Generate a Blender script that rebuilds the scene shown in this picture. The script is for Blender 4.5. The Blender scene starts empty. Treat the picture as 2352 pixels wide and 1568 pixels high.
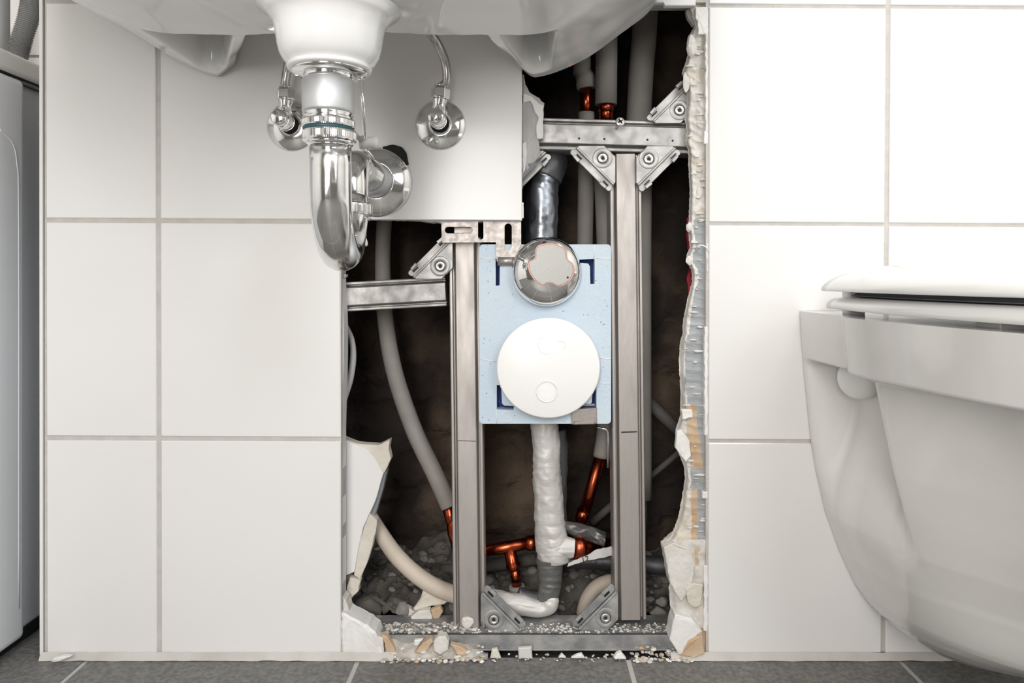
import bpy, bmesh, math, random
from mathutils import Vector, Matrix, noise
random.seed(7)
sc = bpy.context.scene
COL = sc.collection

# ------------------------------------------------------------------ camera
FPX, VX, VY, DC, ZC = 1700.0, 1200.0, 640.0, 0.85, 0.4365
cam = bpy.data.cameras.new('camera'); camo = bpy.data.objects.new('camera', cam); COL.objects.link(camo)
cam.sensor_width = 36; cam.lens = 36*FPX/2352
cam.shift_x = -(VX-1176)/2352; cam.shift_y = -(784-VY)/2352
cam.clip_start = 0.01; cam.clip_end = 50
camo.location = (0, -DC, ZC); camo.rotation_euler = (math.pi/2, 0, 0)
sc.camera = camo

# ------------------------------------------------------------------ world, lights, exposure
w = bpy.data.worlds.new('world'); sc.world = w; w.use_nodes = True
w.node_tree.nodes['Background'].inputs[0].default_value = (0.9, 0.95, 1, 1)
w.node_tree.nodes['Background'].inputs[1].default_value = 0.6
def area(name, loc, target, sx, sy, power, col):
    l = bpy.data.lights.new(name, 'AREA'); l.shape = 'RECTANGLE'; l.size = sx; l.size_y = sy
    l.energy = power; l.color = col
    o = bpy.data.objects.new(name, l); COL.objects.link(o); o.location = loc
    d = Vector(target)-Vector(loc); o.rotation_euler = d.to_track_quat('-Z', 'Y').to_euler()
    return o
area('ceiling_lamp_light', (0.75, -0.75, 2.3), (0.75, -0.75, 0), 0.9, 0.7, 11, (1, .97, .93))
area('window_light', (1.0, -1.93, 1.3), (0.4, 0, 0.6), 0.95, 1.3, 18, (.93, .97, 1))
area('front_fill_light', (-0.25, -1.93, .88), (-0.1, 0, 0.62), 0.55, 1.6, 22, (1, .97, .94))  # low frontal fill, added behind the camera to brighten wall and basin
sc.view_settings.view_transform = 'Standard'; sc.view_settings.look = 'None'
sc.view_settings.exposure = 0.53; sc.view_settings.gamma = 1; sc.view_settings.use_curve_mapping = False

# ------------------------------------------------------------------ helpers
def P(px, py, y=0.0):
    "point at depth y (metres behind the tile face) seen at pixel px, py"
    d = DC + y
    return Vector(((px-VX)*d/FPX, y, ZC-(py-VY)*d/FPX))
def S(y): return (DC+y)/FPX      # metres per pixel at depth y
def N(x, y, z, s=1.0): return noise.noise(Vector((x*s, y*s, z*s)))
def sstep(a, b, x):
    t = max(0, min(1, (x-a)/(b-a))); return t*t*(3-2*t)
def interp(tab, x):
    if x <= tab[0][0]: return tab[0][1]
    for (a, va), (b, vb) in zip(tab, tab[1:]):
        if x <= b: return va+(vb-va)*(x-a)/(b-a)
    return tab[-1][1]

MATS = {}
def mat(name, col, rough=.5, metal=0, bump=0, bscale=50, col2=None, nscale=8, spec=.5, coat=0, detail=4, lo=.35, hi=.65, rvar=0, sub=0, stretch=None, bdist=.002):
    m = bpy.data.materials.new(name); m.use_nodes = True; nt = m.node_tree; b = nt.nodes['Principled BSDF']
    b.inputs['Base Color'].default_value = (*col, 1); b.inputs['Roughness'].default_value = rough
    b.inputs['Metallic'].default_value = metal; b.inputs['Specular IOR Level'].default_value = spec
    b.inputs['Coat Weight'].default_value = coat; b.inputs['Coat Roughness'].default_value = .05
    tc = nt.nodes.new('ShaderNodeTexCoord'); src = tc.outputs['Object']
    if stretch:
        mp = nt.nodes.new('ShaderNodeMapping'); mp.inputs['Scale'].default_value = stretch
        nt.links.new(src, mp.inputs[0]); src = mp.outputs[0]
    if col2 or rvar:
        n = nt.nodes.new('ShaderNodeTexNoise'); n.inputs['Scale'].default_value = nscale; n.inputs['Detail'].default_value = detail
        nt.links.new(src, n.inputs['Vector'])
        r = nt.nodes.new('ShaderNodeMapRange'); r.inputs[1].default_value = lo; r.inputs[2].default_value = hi
        nt.links.new(n.outputs[0], r.inputs[0])
        if col2:
            mx = nt.nodes.new('ShaderNodeMix'); mx.data_type = 'RGBA'
            mx.inputs[6].default_value = (*col, 1); mx.inputs[7].default_value = (*col2, 1)
            nt.links.new(r.outputs[0], mx.inputs[0]); nt.links.new(mx.outputs[2], b.inputs['Base Color'])
        if rvar:
            r2 = nt.nodes.new('ShaderNodeMapRange'); r2.inputs[3].default_value = rough; r2.inputs[4].default_value = rough+rvar
            nt.links.new(r.outputs[0], r2.inputs[0]); nt.links.new(r2.outputs[0], b.inputs['Roughness'])
    if bump:
        n2 = nt.nodes.new('ShaderNodeTexNoise'); n2.inputs['Scale'].default_value = bscale; n2.inputs['Detail'].default_value = 6
        nt.links.new(src, n2.inputs['Vector'])
        bp = nt.nodes.new('ShaderNodeBump'); bp.inputs['Strength'].default_value = bump; bp.inputs['Distance'].default_value = bdist
        nt.links.new(n2.outputs[0], bp.inputs['Height']); nt.links.new(bp.outputs[0], b.inputs['Normal'])
    MATS[name] = m; return m
M = MATS
mat('tile', (.80, .79, .775), .22, bump=.12, bscale=9, col2=(.77, .755, .735), nscale=3, spec=.4)
mat('tile_edge', (.80, .82, .85), .6)
mat('grout', (.56, .535, .50), .9, bump=.4, bscale=400, col2=(.50, .475, .44), nscale=60)
mat('grout_light', (.62, .60, .57), .85, bump=.5, bscale=200, col2=(.70, .68, .65), nscale=25)
mat('silicone', (.60, .58, .545), .6, bump=.3, bscale=80, col2=(.48, .455, .42), nscale=14)
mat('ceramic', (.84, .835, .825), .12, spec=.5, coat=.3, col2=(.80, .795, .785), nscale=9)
mat('ceramic_shade', (.76, .748, .725), .14, spec=.5, coat=.3, col2=(.73, .715, .69), nscale=9)  # toilet bowl's copy of the ceramic, darkened to carry its shade
mat('plastic_white', (.88, .87, .85), .3, bump=.05, bscale=60)
mat('seat_plastic', (.88, .875, .86), .18, coat=.3)
mat('chrome', (.82, .82, .81), .06, 1, rvar=.10, nscale=60, col2=(.74, .735, .725), bump=.03, bscale=45)
mat('chrome_worn', (.80, .80, .79), .12, 1, rvar=.22, nscale=35, col2=(.55, .535, .51), lo=.5, hi=.75, bump=.05, bscale=60)
mat('chrome_clean', (.85, .845, .84), .035, 1)
mat('tube_metal', (.50, .48, .455), .22, 1, rvar=.1, nscale=60)
mat('satin_metal', (.66, .67, .68), .5, 1, rvar=.10, nscale=30, bump=.04, bscale=90)
mat('zinc', (.48, .468, .45), .42, .8, rvar=.16, nscale=70, col2=(.38, .37, .357), bump=.08, bscale=300)
mat('zinc_post', (.53, .495, .47), .4, .8, rvar=.16, nscale=50, col2=(.42, .39, .365), bump=.08, bscale=300, stretch=(1, 1, .25))
mat('zinc_dusty', (.27, .275, .28), .5, .5, rvar=.2, nscale=45, lo=.4, hi=.7, detail=9, col2=(.46, .45, .43), bump=.2, bscale=250)
mat('bracket_steel', (.50, .488, .472), .42, .8, rvar=.12, nscale=60, col2=(.39, .38, .368), bump=.08, bscale=250)
mat('plate_steel', (.42, .385, .36), .42, .85, rvar=.12, nscale=150, col2=(.36, .33, .31), bump=.1, bscale=400)
mat('screw_steel', (.72, .70, .67), .28, .9)
mat('dark', (.015, .015, .016), .7)
mat('black_rubber', (.008, .008, .009), .8)
mat('plaster', (.72, .70, .66), .9, bump=.6, bscale=120, col2=(.62, .59, .54), nscale=30, bdist=.003)
mat('plaster_white', (.82, .81, .79), .9, bump=.5, bscale=150, col2=(.74, .72, .69), nscale=25)
mat('plaster_cream', (.70, .655, .58), .9, bump=.6, bscale=120, col2=(.60, .55, .47), nscale=35, bdist=.003)
mat('board_paper', (.40, .415, .43), .85, bump=.5, bscale=160, col2=(.33, .345, .36), nscale=30, stretch=(1, 1, 3))
mat('brown_paper', (.50, .34, .205), .9, bump=.5, bscale=160, col2=(.62, .49, .36), nscale=45)
mat('board_grey', (.50, .49, .475), .85, bump=.3, bscale=160, col2=(.42, .41, .395), nscale=70, stretch=(1.5, 1, .4))
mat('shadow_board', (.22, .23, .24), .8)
mat('foam_blue', (.53, .63, .73), .75, bump=.35, bscale=260, col2=(.58, .665, .73), nscale=12)
mat('foam_navy', (.01, .03, .16), .7)
mat('foam_white', (.74, .76, .77), .75, bump=.3, bscale=260)
mat('foil_silver', (.30, .32, .35), .26, .95, rvar=.2, nscale=30, bump=.35, bscale=22, bdist=.006)
mat('foil_dark', (.13, .13, .135), .38, .6, rvar=.2, nscale=30, bump=.6, bscale=30, bdist=.006)
mat('foil_white', (.60, .58, .55), .45, .15, bump=.55, bscale=20, bdist=.007, stretch=(1, 1, 2.2))
mat('tape_grey', (.20, .197, .19), .42, .55, bump=.6, bscale=35, bdist=.005)
mat('pipe_sleeve', (.30, .28, .255), .7, bump=.15, bscale=150, col2=(.26, .24, .22), nscale=30)
mat('pipe_beige', (.62, .54, .45), .6, bump=.1, bscale=90, col2=(.55, .47, .385), nscale=22)
mat('dim_pipe', (.10, .092, .085), .7)
mat('cable_grey', (.50, .49, .48), .5)
mat('copper', (.42, .078, .034), .22, 1, rvar=.25, nscale=50, col2=(.26, .06, .03), lo=.45, hi=.8)
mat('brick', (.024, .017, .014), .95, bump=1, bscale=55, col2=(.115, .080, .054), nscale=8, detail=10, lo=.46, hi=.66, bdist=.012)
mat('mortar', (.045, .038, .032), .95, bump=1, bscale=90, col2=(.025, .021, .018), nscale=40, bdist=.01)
mat('tan_mortar', (.20, .145, .095), .95, bump=.8, bscale=70, col2=(.12, .085, .055), nscale=25, bdist=.008)
mat('rubble', (.12, .108, .096), .95, bump=.8, bscale=120, col2=(.06, .054, .048), nscale=40)
mat('stone', (.27, .255, .235), .95, bump=.7, bscale=110, col2=(.17, .16, .145), nscale=50)
mat('debris', (.60, .575, .53), .95, bump=.7, bscale=220, col2=(.42, .385, .34), nscale=60)
mat('floor_tile', (.115, .112, .107), .55, bump=.5, bscale=150, col2=(.23, .225, .215), nscale=190, detail=8, lo=.3, hi=.7)
mat('floor_grout', (.50, .485, .46), .9, bump=.3, bscale=200)
mat('appliance', (.84, .86, .89), .4, coat=.2)
mat('appliance_trim', (.80, .79, .76), .4)
mat('hose_grey', (.23, .23, .225), .55)
mat('pipe_grey', (.22, .22, .215), .5, bump=.1, bscale=100)
mat('paint_white', (.85, .84, .82), .6)
mat('paint_taupe', (.24, .225, .21), .6)  # unseen front wall, colour set dark to give the chrome reflections contrast
mat('red_paint', (.30, .004, .02), .5)
mat('teal_rubber', (.02, .07, .085), .5)
mat('label_paper', (.60, .59, .57), .6)
mat('ink', (.02, .02, .02), .6)
mat('light_panel', (.9, .9, .9), .5)

ORI = {}
def setp(o, label=None, cat=None, group=None, kind=None):
    if label: o['label'] = label
    if cat: o['category'] = cat
    if group: o['group'] = group
    if kind: o['kind'] = kind
    return o
class MB:
    def __init__(s): s.v = []; s.f = []; s.mi = []; s.sm = []
    def add(s, vs, fs, mi=0, smooth=False):
        b = len(s.v); s.v += [Vector(v) for v in vs]
        for f in fs: s.f.append([b+i for i in f]); s.mi.append(mi); s.sm.append(smooth)
    def box(s, lo, hi, mi=0):
        x0, y0, z0 = lo; x1, y1, z1 = hi
        s.add([(x0,y0,z0),(x1,y0,z0),(x1,y1,z0),(x0,y1,z0),(x0,y0,z1),(x1,y0,z1),(x1,y1,z1),(x0,y1,z1)],
              [(0,1,5,4),(1,2,6,5),(2,3,7,6),(3,0,4,7),(4,5,6,7),(3,2,1,0)], mi)
    def prism(s, pts, y0, y1, mi=0, side=None, bev=0):
        "pts: list of 3D points (x,z used), front y0, back y1; front edge bevelled"
        n = len(pts); c = sum((Vector((p[0], 0, p[2])) for p in pts), Vector())/n
        A = [Vector((p[0], 0, p[2])) for p in pts]
        ar = sum(A[i].x*A[(i+1)%n].z-A[(i+1)%n].x*A[i].z for i in range(n))
        if ar < 0: A.reverse()
        vs = []
        if bev:
            ins = []
            for i in range(n):
                a, b, d = A[i-1], A[i], A[(i+1)%n]
                e1 = (b-a).normalized(); e2 = (d-b).normalized()
                n1 = Vector((-e1.z, 0, e1.x)); n2 = Vector((-e2.z, 0, e2.x)); m = (n1+n2)
                if m.length < 1e-6: m = n1
                m.normalize(); k = bev/max(.35, m.dot(n1)); ins.append(b+m*k)
            rings = [(ins, y0), (A, y0+bev), (A, y1)]
        else: rings = [(A, y0), (A, y1)]
        for R, y in rings: vs += [Vector((p.x, y, p.z)) for p in R]
        L = len(rings); fs = [list(range(n))]
        s.add(vs, [], mi)
        b = len(s.v)-len(vs)
        s.f.append([b+i for i in range(n)]); s.mi.append(mi); s.sm.append(False)
        for k in range(L-1):
            for i in range(n):
                j = (i+1)%n
                s.f.append([b+k*n+i, b+(k+1)*n+i, b+(k+1)*n+j, b+k*n+j]); s.mi.append(mi if (side is None or (bev and k == 0)) else side); s.sm.append(False)
        s.f.append([b+(L-1)*n+i for i in reversed(range(n))]); s.mi.append(mi); s.sm.append(False)
    def tube(s, pts, rad, seg=20, mi=0, cap=True, smooth=True, sub=1, wr=None, ell=None):
        pts = [Vector(p) for p in pts]
        if sub > 1: pts, rad = catmull(pts, rad, sub)
        n = len(pts); R = rad if isinstance(rad, (list, tuple)) else [rad]*n
        t0 = (pts[1]-pts[0]).normalized(); up = Vector((0, 1, 0)) if abs(t0.y) < .9 else Vector((1, 0, 0))
        nrm = (up-t0*up.dot(t0)).normalized(); vs = []
        for i in range(n):
            t = (pts[min(i+1, n-1)]-pts[max(i-1, 0)])
            if t.length < 1e-9: t = t0
            t.normalize(); nrm = (nrm-t*nrm.dot(t)).normalized(); bn = t.cross(nrm)
            for k in range(seg):
                a = 2*math.pi*k/seg; r = R[i]
                if wr: r = wr(i/(n-1), a, r, pts[i])
                e = ell if ell else 1
                vs.append(pts[i]+nrm*math.cos(a)*r+bn*math.sin(a)*r*e)
        fs = [(i*seg+k, i*seg+(k+1)%seg, (i+1)*seg+(k+1)%seg, (i+1)*seg+k) for i in range(n-1) for k in range(seg)]
        s.add(vs, fs, mi, smooth)
        if cap:
            b = len(s.v)-len(vs)
            s.f.append([b+k for k in reversed(range(seg))]); s.mi.append(mi); s.sm.append(False)
            s.f.append([b+(n-1)*seg+k for k in range(seg)]); s.mi.append(mi); s.sm.append(False)
    def lathe(s, prof, origin, axis, seg=48, mi=0, smooth=True, knurl=None):
        "prof: (radius, distance along axis)"
        o = Vector(origin); ax = Vector(axis).normalized()
        u = Vector((1, 0, 0)) if abs(ax.x) < .9 else Vector((0, 0, 1)); u = (u-ax*u.dot(ax)).normalized(); v = ax.cross(u)
        vs = []
        for r, h in prof:
            for k in range(seg):
                a = 2*math.pi*k/seg; rr = max(r, 1e-5)
                vs.append(o+ax*h+u*math.cos(a)*rr+v*math.sin(a)*rr)
        fs = [(i*seg+k, i*seg+(k+1)%seg, (i+1)*seg+(k+1)%seg, (i+1)*seg+k) for i in range(len(prof)-1) for k in range(seg)]
        s.add(vs, fs, mi, smooth)
        b = len(s.v)-len(vs); n = len(prof)
        if prof[0][0] > 1e-4: s.f.append([b+k for k in reversed(range(seg))]); s.mi.append(mi); s.sm.append(False)
        if prof[-1][0] > 1e-4: s.f.append([b+(n-1)*seg+k for k in range(seg)]); s.mi.append(mi); s.sm.append(False)
    def grid(s, fn, nu, nv, mi=0, smooth=True, mfn=None):
        vs = [fn(i/nu, j/nv) for j in range(nv+1) for i in range(nu+1)]
        b = len(s.v); s.v += [Vector(v) for v in vs]
        for j in range(nv):
            for i in range(nu):
                s.f.append([b+j*(nu+1)+i, b+j*(nu+1)+i+1, b+(j+1)*(nu+1)+i+1, b+(j+1)*(nu+1)+i])
                s.mi.append(mfn((i+.5)/nu, (j+.5)/nv) if mfn else mi); s.sm.append(smooth)
    def chunk(s, c, r, sx=1, sy=1, sz=1, mi=0, seed=None, rot=None):
        bm = bmesh.new(); bmesh.ops.create_icosphere(bm, subdivisions=2, radius=1)
        sd = seed if seed is not None else random.random()*100
        if rot is None: rot = Matrix.Rotation(sd*7, 3, 'X') @ Matrix.Rotation(sd*3, 3, 'Z')
        vs = []
        pl = []
        rr = random.Random(sd)
        for _ in range(9):
            d = Vector((rr.uniform(-1, 1), rr.uniform(-1, 1), rr.uniform(-1, 1))).normalized(); pl.append((d, rr.uniform(.55, .85)))
        for v in bm.verts:
            p = v.co.copy()
            for d, k in pl:
                q = p.dot(d)
                if q > k: p -= d*(q-k)
            p = p*(1+.12*N(p.x+sd, p.y, p.z, 2.2))
            p = rot @ p
            vs.append(Vector((p.x*sx*r+c[0], p.y*sy*r+c[1], p.z*sz*r+c[2])))
        s.add(vs, [[v.index for v in f.verts] for f in bm.faces], mi, False); bm.free()
    def obj(s, name, mats, parent=None, origin=None, bevel=0, bseg=2, **kw):
        if isinstance(mats, str): mats = [mats]
        if origin is None:
            lo = [min(v[i] for v in s.v) for i in range(3)]; hi = [max(v[i] for v in s.v) for i in range(3)]
            origin = Vector(((lo[0]+hi[0])/2, (lo[1]+hi[1])/2, lo[2]))
        origin = Vector(origin)
        me = bpy.data.meshes.new(name); me.from_pydata([v-origin for v in s.v], [], s.f); me.update()
        for m in mats: me.materials.append(M[m])
        me.polygons.foreach_set('material_index', s.mi); me.polygons.foreach_set('use_smooth', s.sm)
        bm = bmesh.new(); bm.from_mesh(me); bmesh.ops.recalc_face_normals(bm, faces=bm.faces); bm.to_mesh(me); bm.free()
        o = bpy.data.objects.new(name, me); COL.objects.link(o)
        ORI[o] = origin
        if parent is not None: o.parent = parent; o.location = origin-ORI[parent]
        else: o.location = origin
        if bevel:
            md = o.modifiers.new('bevel', 'BEVEL'); md.width = bevel; md.segments = bseg; md.limit_method = 'ANGLE'; md.angle_limit = .6
            md.harden_normals = False
        return setp(o, **kw)
def catmull(pts, rad, sub):
    n = len(pts); R = rad if isinstance(rad, (list, tuple)) else [rad]*n; op = []; orr = []
    for i in range(n-1):
        p0 = pts[max(i-1, 0)]; p1 = pts[i]; p2 = pts[i+1]; p3 = pts[min(i+2, n-1)]
        for k in range(sub):
            t = k/sub
            op.append(.5*((2*p1)+(p2-p0)*t+(2*p0-5*p1+4*p2-p3)*t*t+(3*p1-p0-3*p2+p3)*t**3)); orr.append(R[i]*(1-t)+R[i+1]*t)
    op.append(pts[-1]); orr.append(R[-1]); return op, orr
def thing(name, loc, label, cat, group=None):
    o = bpy.data.objects.new(name, None); COL.objects.link(o); o.location = loc; ORI[o] = Vector(loc); o.empty_display_size = .02
    return setp(o, label, cat, group)
def pp(pts, y=0): return [P(a, b, y) for a, b in pts]
def rag(pts, y, amp=2.0, step=7, seed=0, closed=True):
    "pixel polyline made ragged"
    out = []; n = len(pts); rr = random.Random(seed)
    for i in range(n if closed else n-1):
        a = pts[i]; b = pts[(i+1)%n]; L = math.hypot(b[0]-a[0], b[1]-a[1]); k = max(1, int(L/step))
        for j in range(k):
            t = j/k; am = amp if j else amp*.3
            out.append((a[0]+(b[0]-a[0])*t+rr.uniform(-am, am), a[1]+(b[1]-a[1])*t+rr.uniform(-am, am)))
    if not closed: out.append(pts[-1])
    return [P(a, b, y) for a, b in out]

# ------------------------------------------------------------------ the setting
def g_row(k):
    base = {0: lambda x: 2+.0068*(x-100), 1: lambda x: 505.5+.0052*(x-100), 2: lambda x: 1006+.0046*(x-100)}
    if k in base: return base[k]
    if k == 3: return lambda x: 1503-.002*(x-100)
    return lambda x: 2+.0068*(x-100)+k*503
def g_col(k):
    cols = {0: lambda y: 99+.002*y, 1: lambda y: 362.6+.0016*y, 2: lambda y: 784.5+.000*y, 3: lambda y: 1205, 4: lambda y: 1624-.0015*y, 5: lambda y: 2040.5-.0075*y}
    if k in cols: return cols[k]
    return lambda y: 2040-.0075*y+(k-5)*418
wallm = MB()
TH = .008
for r in range(-4, 3):
    for c in range(0, 9):
        if r >= 1 and c in (2, 3): continue
        if r == 0 and c == 3: continue
        hw = 5.5
        if c == 0: hwl = 4
        else: hwl = 5.5
        f0, f1, g0, g1 = g_row(r), g_row(r+1), g_col(c), g_col(c+1)
        gt = 5.2 if c < 3 else 4.2
        def q(gx, gy, ox, oy):
            y = gy(1000); x = gx(y); y = gy(x); return (x+ox, y+oy)
        hr = 5.5 if c < 3 else 5.0
        if c == 2: hr = 6
        bot = -gt if r < 2 else 0
        pts = [q(g0, f0, hwl+(0 if c else 2), gt), q(g1, f0, -hr, gt), q(g1, f1, -hr, bot), q(g0, f1, hwl+(0 if c else 2), bot)]
        if r == -1 and c == 3:   # the tile over the hole: ragged lower edge
            pts = [pts[0], pts[1], (1598, 13), (1527, 13), (1523, 6), (1495, 5), (1205, 7)]
        if c == 1 and r >= 1: # free right edge
            pts = [pts[0], (783-(.5 if r > 1 else 3), pts[1][1]), (782 if r > 1 else 783, pts[2][1]), pts[3]]
        wallm.prism(pp(pts), 0, TH, 0, side=2, bev=.0009)
# grout slab in pieces
GY = .0016
def slab(x0, y0, x1, y1, mi=1): wallm.prism(pp([(x0, y0), (x1, y0), (x1, y1), (x0, y1)]), GY, TH, mi)
slab(101, -2000, 783, 1500); slab(783, -2000, 1199, 500); slab(1199, -2000, 1622, 4); slab(1622, -2000, 3850, 1498)
# corner trim strip at the free left corner
wallm.prism(pp([(89, -2000), (97, -2000), (98.5, 1503), (91, 1503)]), -.0006, TH, 3, bev=.0006)
# board behind the tiles (kept short of the hole)
def bslab(x0, y0, x1, y1): wallm.prism(pp([(x0, y0), (x1, y0), (x1, y1), (x0, y1)]), TH, .031, 4)
bslab(95, -2000, 780, 1510); bslab(780, -2000, 1196, 499); bslab(1196, -2000, 1625, 2); bslab(1625, -2000, 3850, 1510)
wall = wallm.obj('wall_back', ['tile', 'grout', 'tile_edge', 'appliance_trim', 'board_grey'], kind='structure')

# plaster joint between tiles and floor
b = MB()
def joint(x0, x1, seed):
    n = 60
    def fn(u, v):
        x = x0+(x1-x0)*u; top = P(x, 1499, 0)
        return Vector((top.x, -.0005-.0045*v-.0016*abs(N(x*.02, seed, 0))*v, .0075*(1-v)+.0006+.001*N(x*.03, v*3, seed)))
    b.grid(fn, n, 4, 0)
joint(95, 905, 1.3); joint(1540, 3600, 5.2)
b.obj('trim_1', 'silicone', kind='structure')

# floor
fl = MB()
xs = [-1.435+.31*i for i in range(12)]
xs = [-.1885+.31*i for i in range(-4, 8)]
zs = [-.0]
fl.box((-1.45, -2.0, -.03), (1.95, 0, -.0012), 1); fl.box((-1.45, 0, -.03), (-.5, .32, -.0012), 1); fl.box((-.5, 0, -.03), (1.95, .32, -.012), 2)
ys = [.32, -.015-.30, -.62, -.93, -1.24, -1.55, -1.86, -2.0]
ys = [.32, .0, -.31, -.62, -.93, -1.24, -1.55, -1.86, -2.0]
for i in range(len(xs)-1):
    for j in range(len(ys)-1):
        y1, y0 = ys[j], ys[j+1]
        if j == 0 and xs[i] > -.5: continue
        ge = .0030
        fl.box((xs[i]+ge, y0+ge, -.02), (xs[i+1]-ge, y1-(ge if j > 1 else -ge if j == 0 else -ge), 0), 0)
floor = fl.obj('floor', ['floor_tile', 'floor_grout', 'rubble'], kind='structure')

# rest of the room
XL, XR, YB, ZT = -1.42, 1.85, -2.0, 2.45
b = MB(); b.box((XL-.1, YB-.1, -.1), (XL, .4, ZT)); b.obj('wall_left', 'paint_white', kind='structure')
b = MB(); b.box((XR, YB-.1, -.1), (XR+.1, .4, ZT)); b.obj('wall_right', 'paint_white', kind='structure')
b = MB(); b.box((XL-.1, YB-.1, ZT), (XR+.1, .4, ZT+.1)); b.obj('ceiling', 'paint_white', kind='structure')
b = MB(); b.box((XL, YB-.1, -.1), (XR, YB, ZT)); b.obj('wall_front', 'paint_taupe', kind='structure')
# recess wall on the left, tiled, behind the appliance
b = MB()
RY = .30
b.box((XL, RY, 0), (-.55, RY+.05, ZT), 1)
zg = P(75, 132, RY).z
for i in range(-3, 8):
    z0 = zg+.25*i+.0025; z1 = zg+.25*(i+1)-.0025
    if z0 < 0: z0 = 0.0
    if z1 < .02 or z1 > ZT: continue
    for k in range(5):
        x0 = -.5-.2*(k+1); b.box((x0+.0025, RY-.006, z0), (x0+.2-.0025, RY+.001, z1), 0)
b.obj('wall_recess', ['tile', 'grout'], kind='structure')
b = MB(); b.box((P(97, 0).x, .031, 0), (P(97, 0).x+.02, RY, ZT), 0); b.obj('wall_side_return', 'tile', kind='structure')

# brick wall behind the installation cavity
BY = .19
b = MB()
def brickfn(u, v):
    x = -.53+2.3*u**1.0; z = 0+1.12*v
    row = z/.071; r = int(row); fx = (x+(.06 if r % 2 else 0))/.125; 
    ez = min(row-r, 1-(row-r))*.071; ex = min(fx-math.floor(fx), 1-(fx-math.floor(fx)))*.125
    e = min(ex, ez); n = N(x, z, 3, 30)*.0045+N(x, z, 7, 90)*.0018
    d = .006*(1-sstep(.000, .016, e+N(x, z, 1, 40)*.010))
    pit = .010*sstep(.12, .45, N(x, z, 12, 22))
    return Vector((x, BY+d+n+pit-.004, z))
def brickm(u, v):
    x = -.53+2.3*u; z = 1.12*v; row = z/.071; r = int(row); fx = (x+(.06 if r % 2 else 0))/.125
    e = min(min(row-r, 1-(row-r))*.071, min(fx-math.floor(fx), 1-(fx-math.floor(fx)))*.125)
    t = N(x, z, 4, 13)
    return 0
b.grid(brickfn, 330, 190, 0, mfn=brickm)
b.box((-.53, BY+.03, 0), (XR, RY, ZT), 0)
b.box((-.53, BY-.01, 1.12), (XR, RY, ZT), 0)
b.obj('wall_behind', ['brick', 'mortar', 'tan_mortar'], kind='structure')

# window, door and ceiling lamp behind the camera
b = MB()
for lo, hi in (((.45, -2.0, .58), (1.55, -1.95, .64)), ((.45, -2.0, 2.01), (1.55, -1.95, 2.07)), ((.45, -2.0, .64), (.51, -1.95, 2.01)), ((1.49, -2.0, .64), (1.55, -1.95, 2.01))): b.box(lo, hi)
b.obj('window_1', 'paint_white', kind='structure')
b = MB(); b.box((-.64, -2.0, 0), (-.58, -1.95, 2.06)); b.box((.08, -2.0, 0), (.14, -1.95, 2.06)); b.box((-.58, -2.0, 2.0), (.08, -1.95, 2.06))
b.obj('door_1', 'paint_white', kind='structure')

# ------------------------------------------------------------------ washbasin
SX = -.163
CT = [(0, .665), (.150, .665), (.165, .665), (.19, .669), (.215, .678), (.242, .692), (.28, .720), (.308, .742), (.33, .775), (.36, .82), (.40, .85)]
def contour(a):
    a = abs(a); i = 0
    while i < len(CT)-2 and a > CT[i+1][0]: i += 1
    (x1, y1), (x2, y2) = CT[i], CT[i+1]; h = x2-x1; t = min(1, (a-x1)/h)
    m1 = (y2-CT[i-1][1])/(x2-CT[i-1][0]) if i > 0 else 0
    m2 = (CT[i+2][1]-y1)/(CT[i+2][0]-x1) if i+2 < len(CT) else (y2-y1)/h
    return (2*t**3-3*t*t+1)*y1+(t**3-2*t*t+t)*h*m1+(3*t*t-2*t**3)*y2+(t**3-t*t)*h*m2
def sink_low(xr, p):
    a = abs(xr)
    fr = max(0, p-.27)/.22
    z = contour(a*(1-.10*sstep(.03, .25, p)*sstep(.2, .32, a)))+.17*fr*fr
    z += .004*N(xr, p, 0, 11)*sstep(.02, .06, p)
    # bulge towards the drain boss
    r = math.hypot(xr-.0095, (p-.262)*1.0)
    z -= .020*math.exp(-(r/.052)**2)
    # shallow fold lines either side of the bowl
    z -= .003*math.exp(-((a-.085-.25*(p-.2))/.012)**2)*sstep(.15, .2, p)
    pe = .160+.004*math.cos(xr*20)
    # hollow behind the bowl
    in1 = (1-sstep(pe-.007, pe, p))
    lobe_in = (.150-.17*(p-.02)) if xr > 0 else (.155-.45*(p-.02))
    h1 = in1*(1-sstep(lobe_in-.008, lobe_in+.004, a))
    li2 = lobe_in+.014; edge = .192
    h2 = in1*(1-sstep(edge-.012, edge+.004, a))*sstep(.020, .042, p)*sstep(li2, li2+.012, a)
    h = max(h1, h2)
    z += .020*sstep(0, 1, (lobe_in+.026-a)/.030)*(1-sstep(.02, .16, p))
    z += h*.085
    return z
b = MB(); NX, NP = 460, 300
def plan(u, v):
    p = .004+.476*v; hw = .36*(1-max(0, (p-.12)/.37)**3.2*.75)
    return ((u*2-1)*hw, p)
def slow(u, v):
    xr, p = plan(u, v); z = min(.83, sink_low(xr, p)); return Vector((SX+xr, -p, z))
def stop_(u, v):
    xr, p = plan(u, v); zl = min(.83, sink_low(xr, p))
    bowl = sstep(0, .22, 1-max(abs(xr)/.29, abs(p-.27)/.20)); z = .85-bowl*.155
    return Vector((SX+xr, -p, max(z, zl+.010)))
b.grid(slow, NX, NP); b.grid(stop_, 60, 40)
for side in (0, 1):
    b.grid(lambda u, v, s_=side: slow(s_, u).lerp(stop_(s_, u), v), 40, 2)
    b.grid(lambda u, v, s_=side: slow(u, s_).lerp(stop_(u, s_), v), 60, 2)
sink = thing('washbasin', (SX, -.002, .60), 'white ceramic washbasin on the tiled wall seen from below', 'washbasin')
b.obj('basin', 'ceramic', sink)
b = MB()
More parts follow.
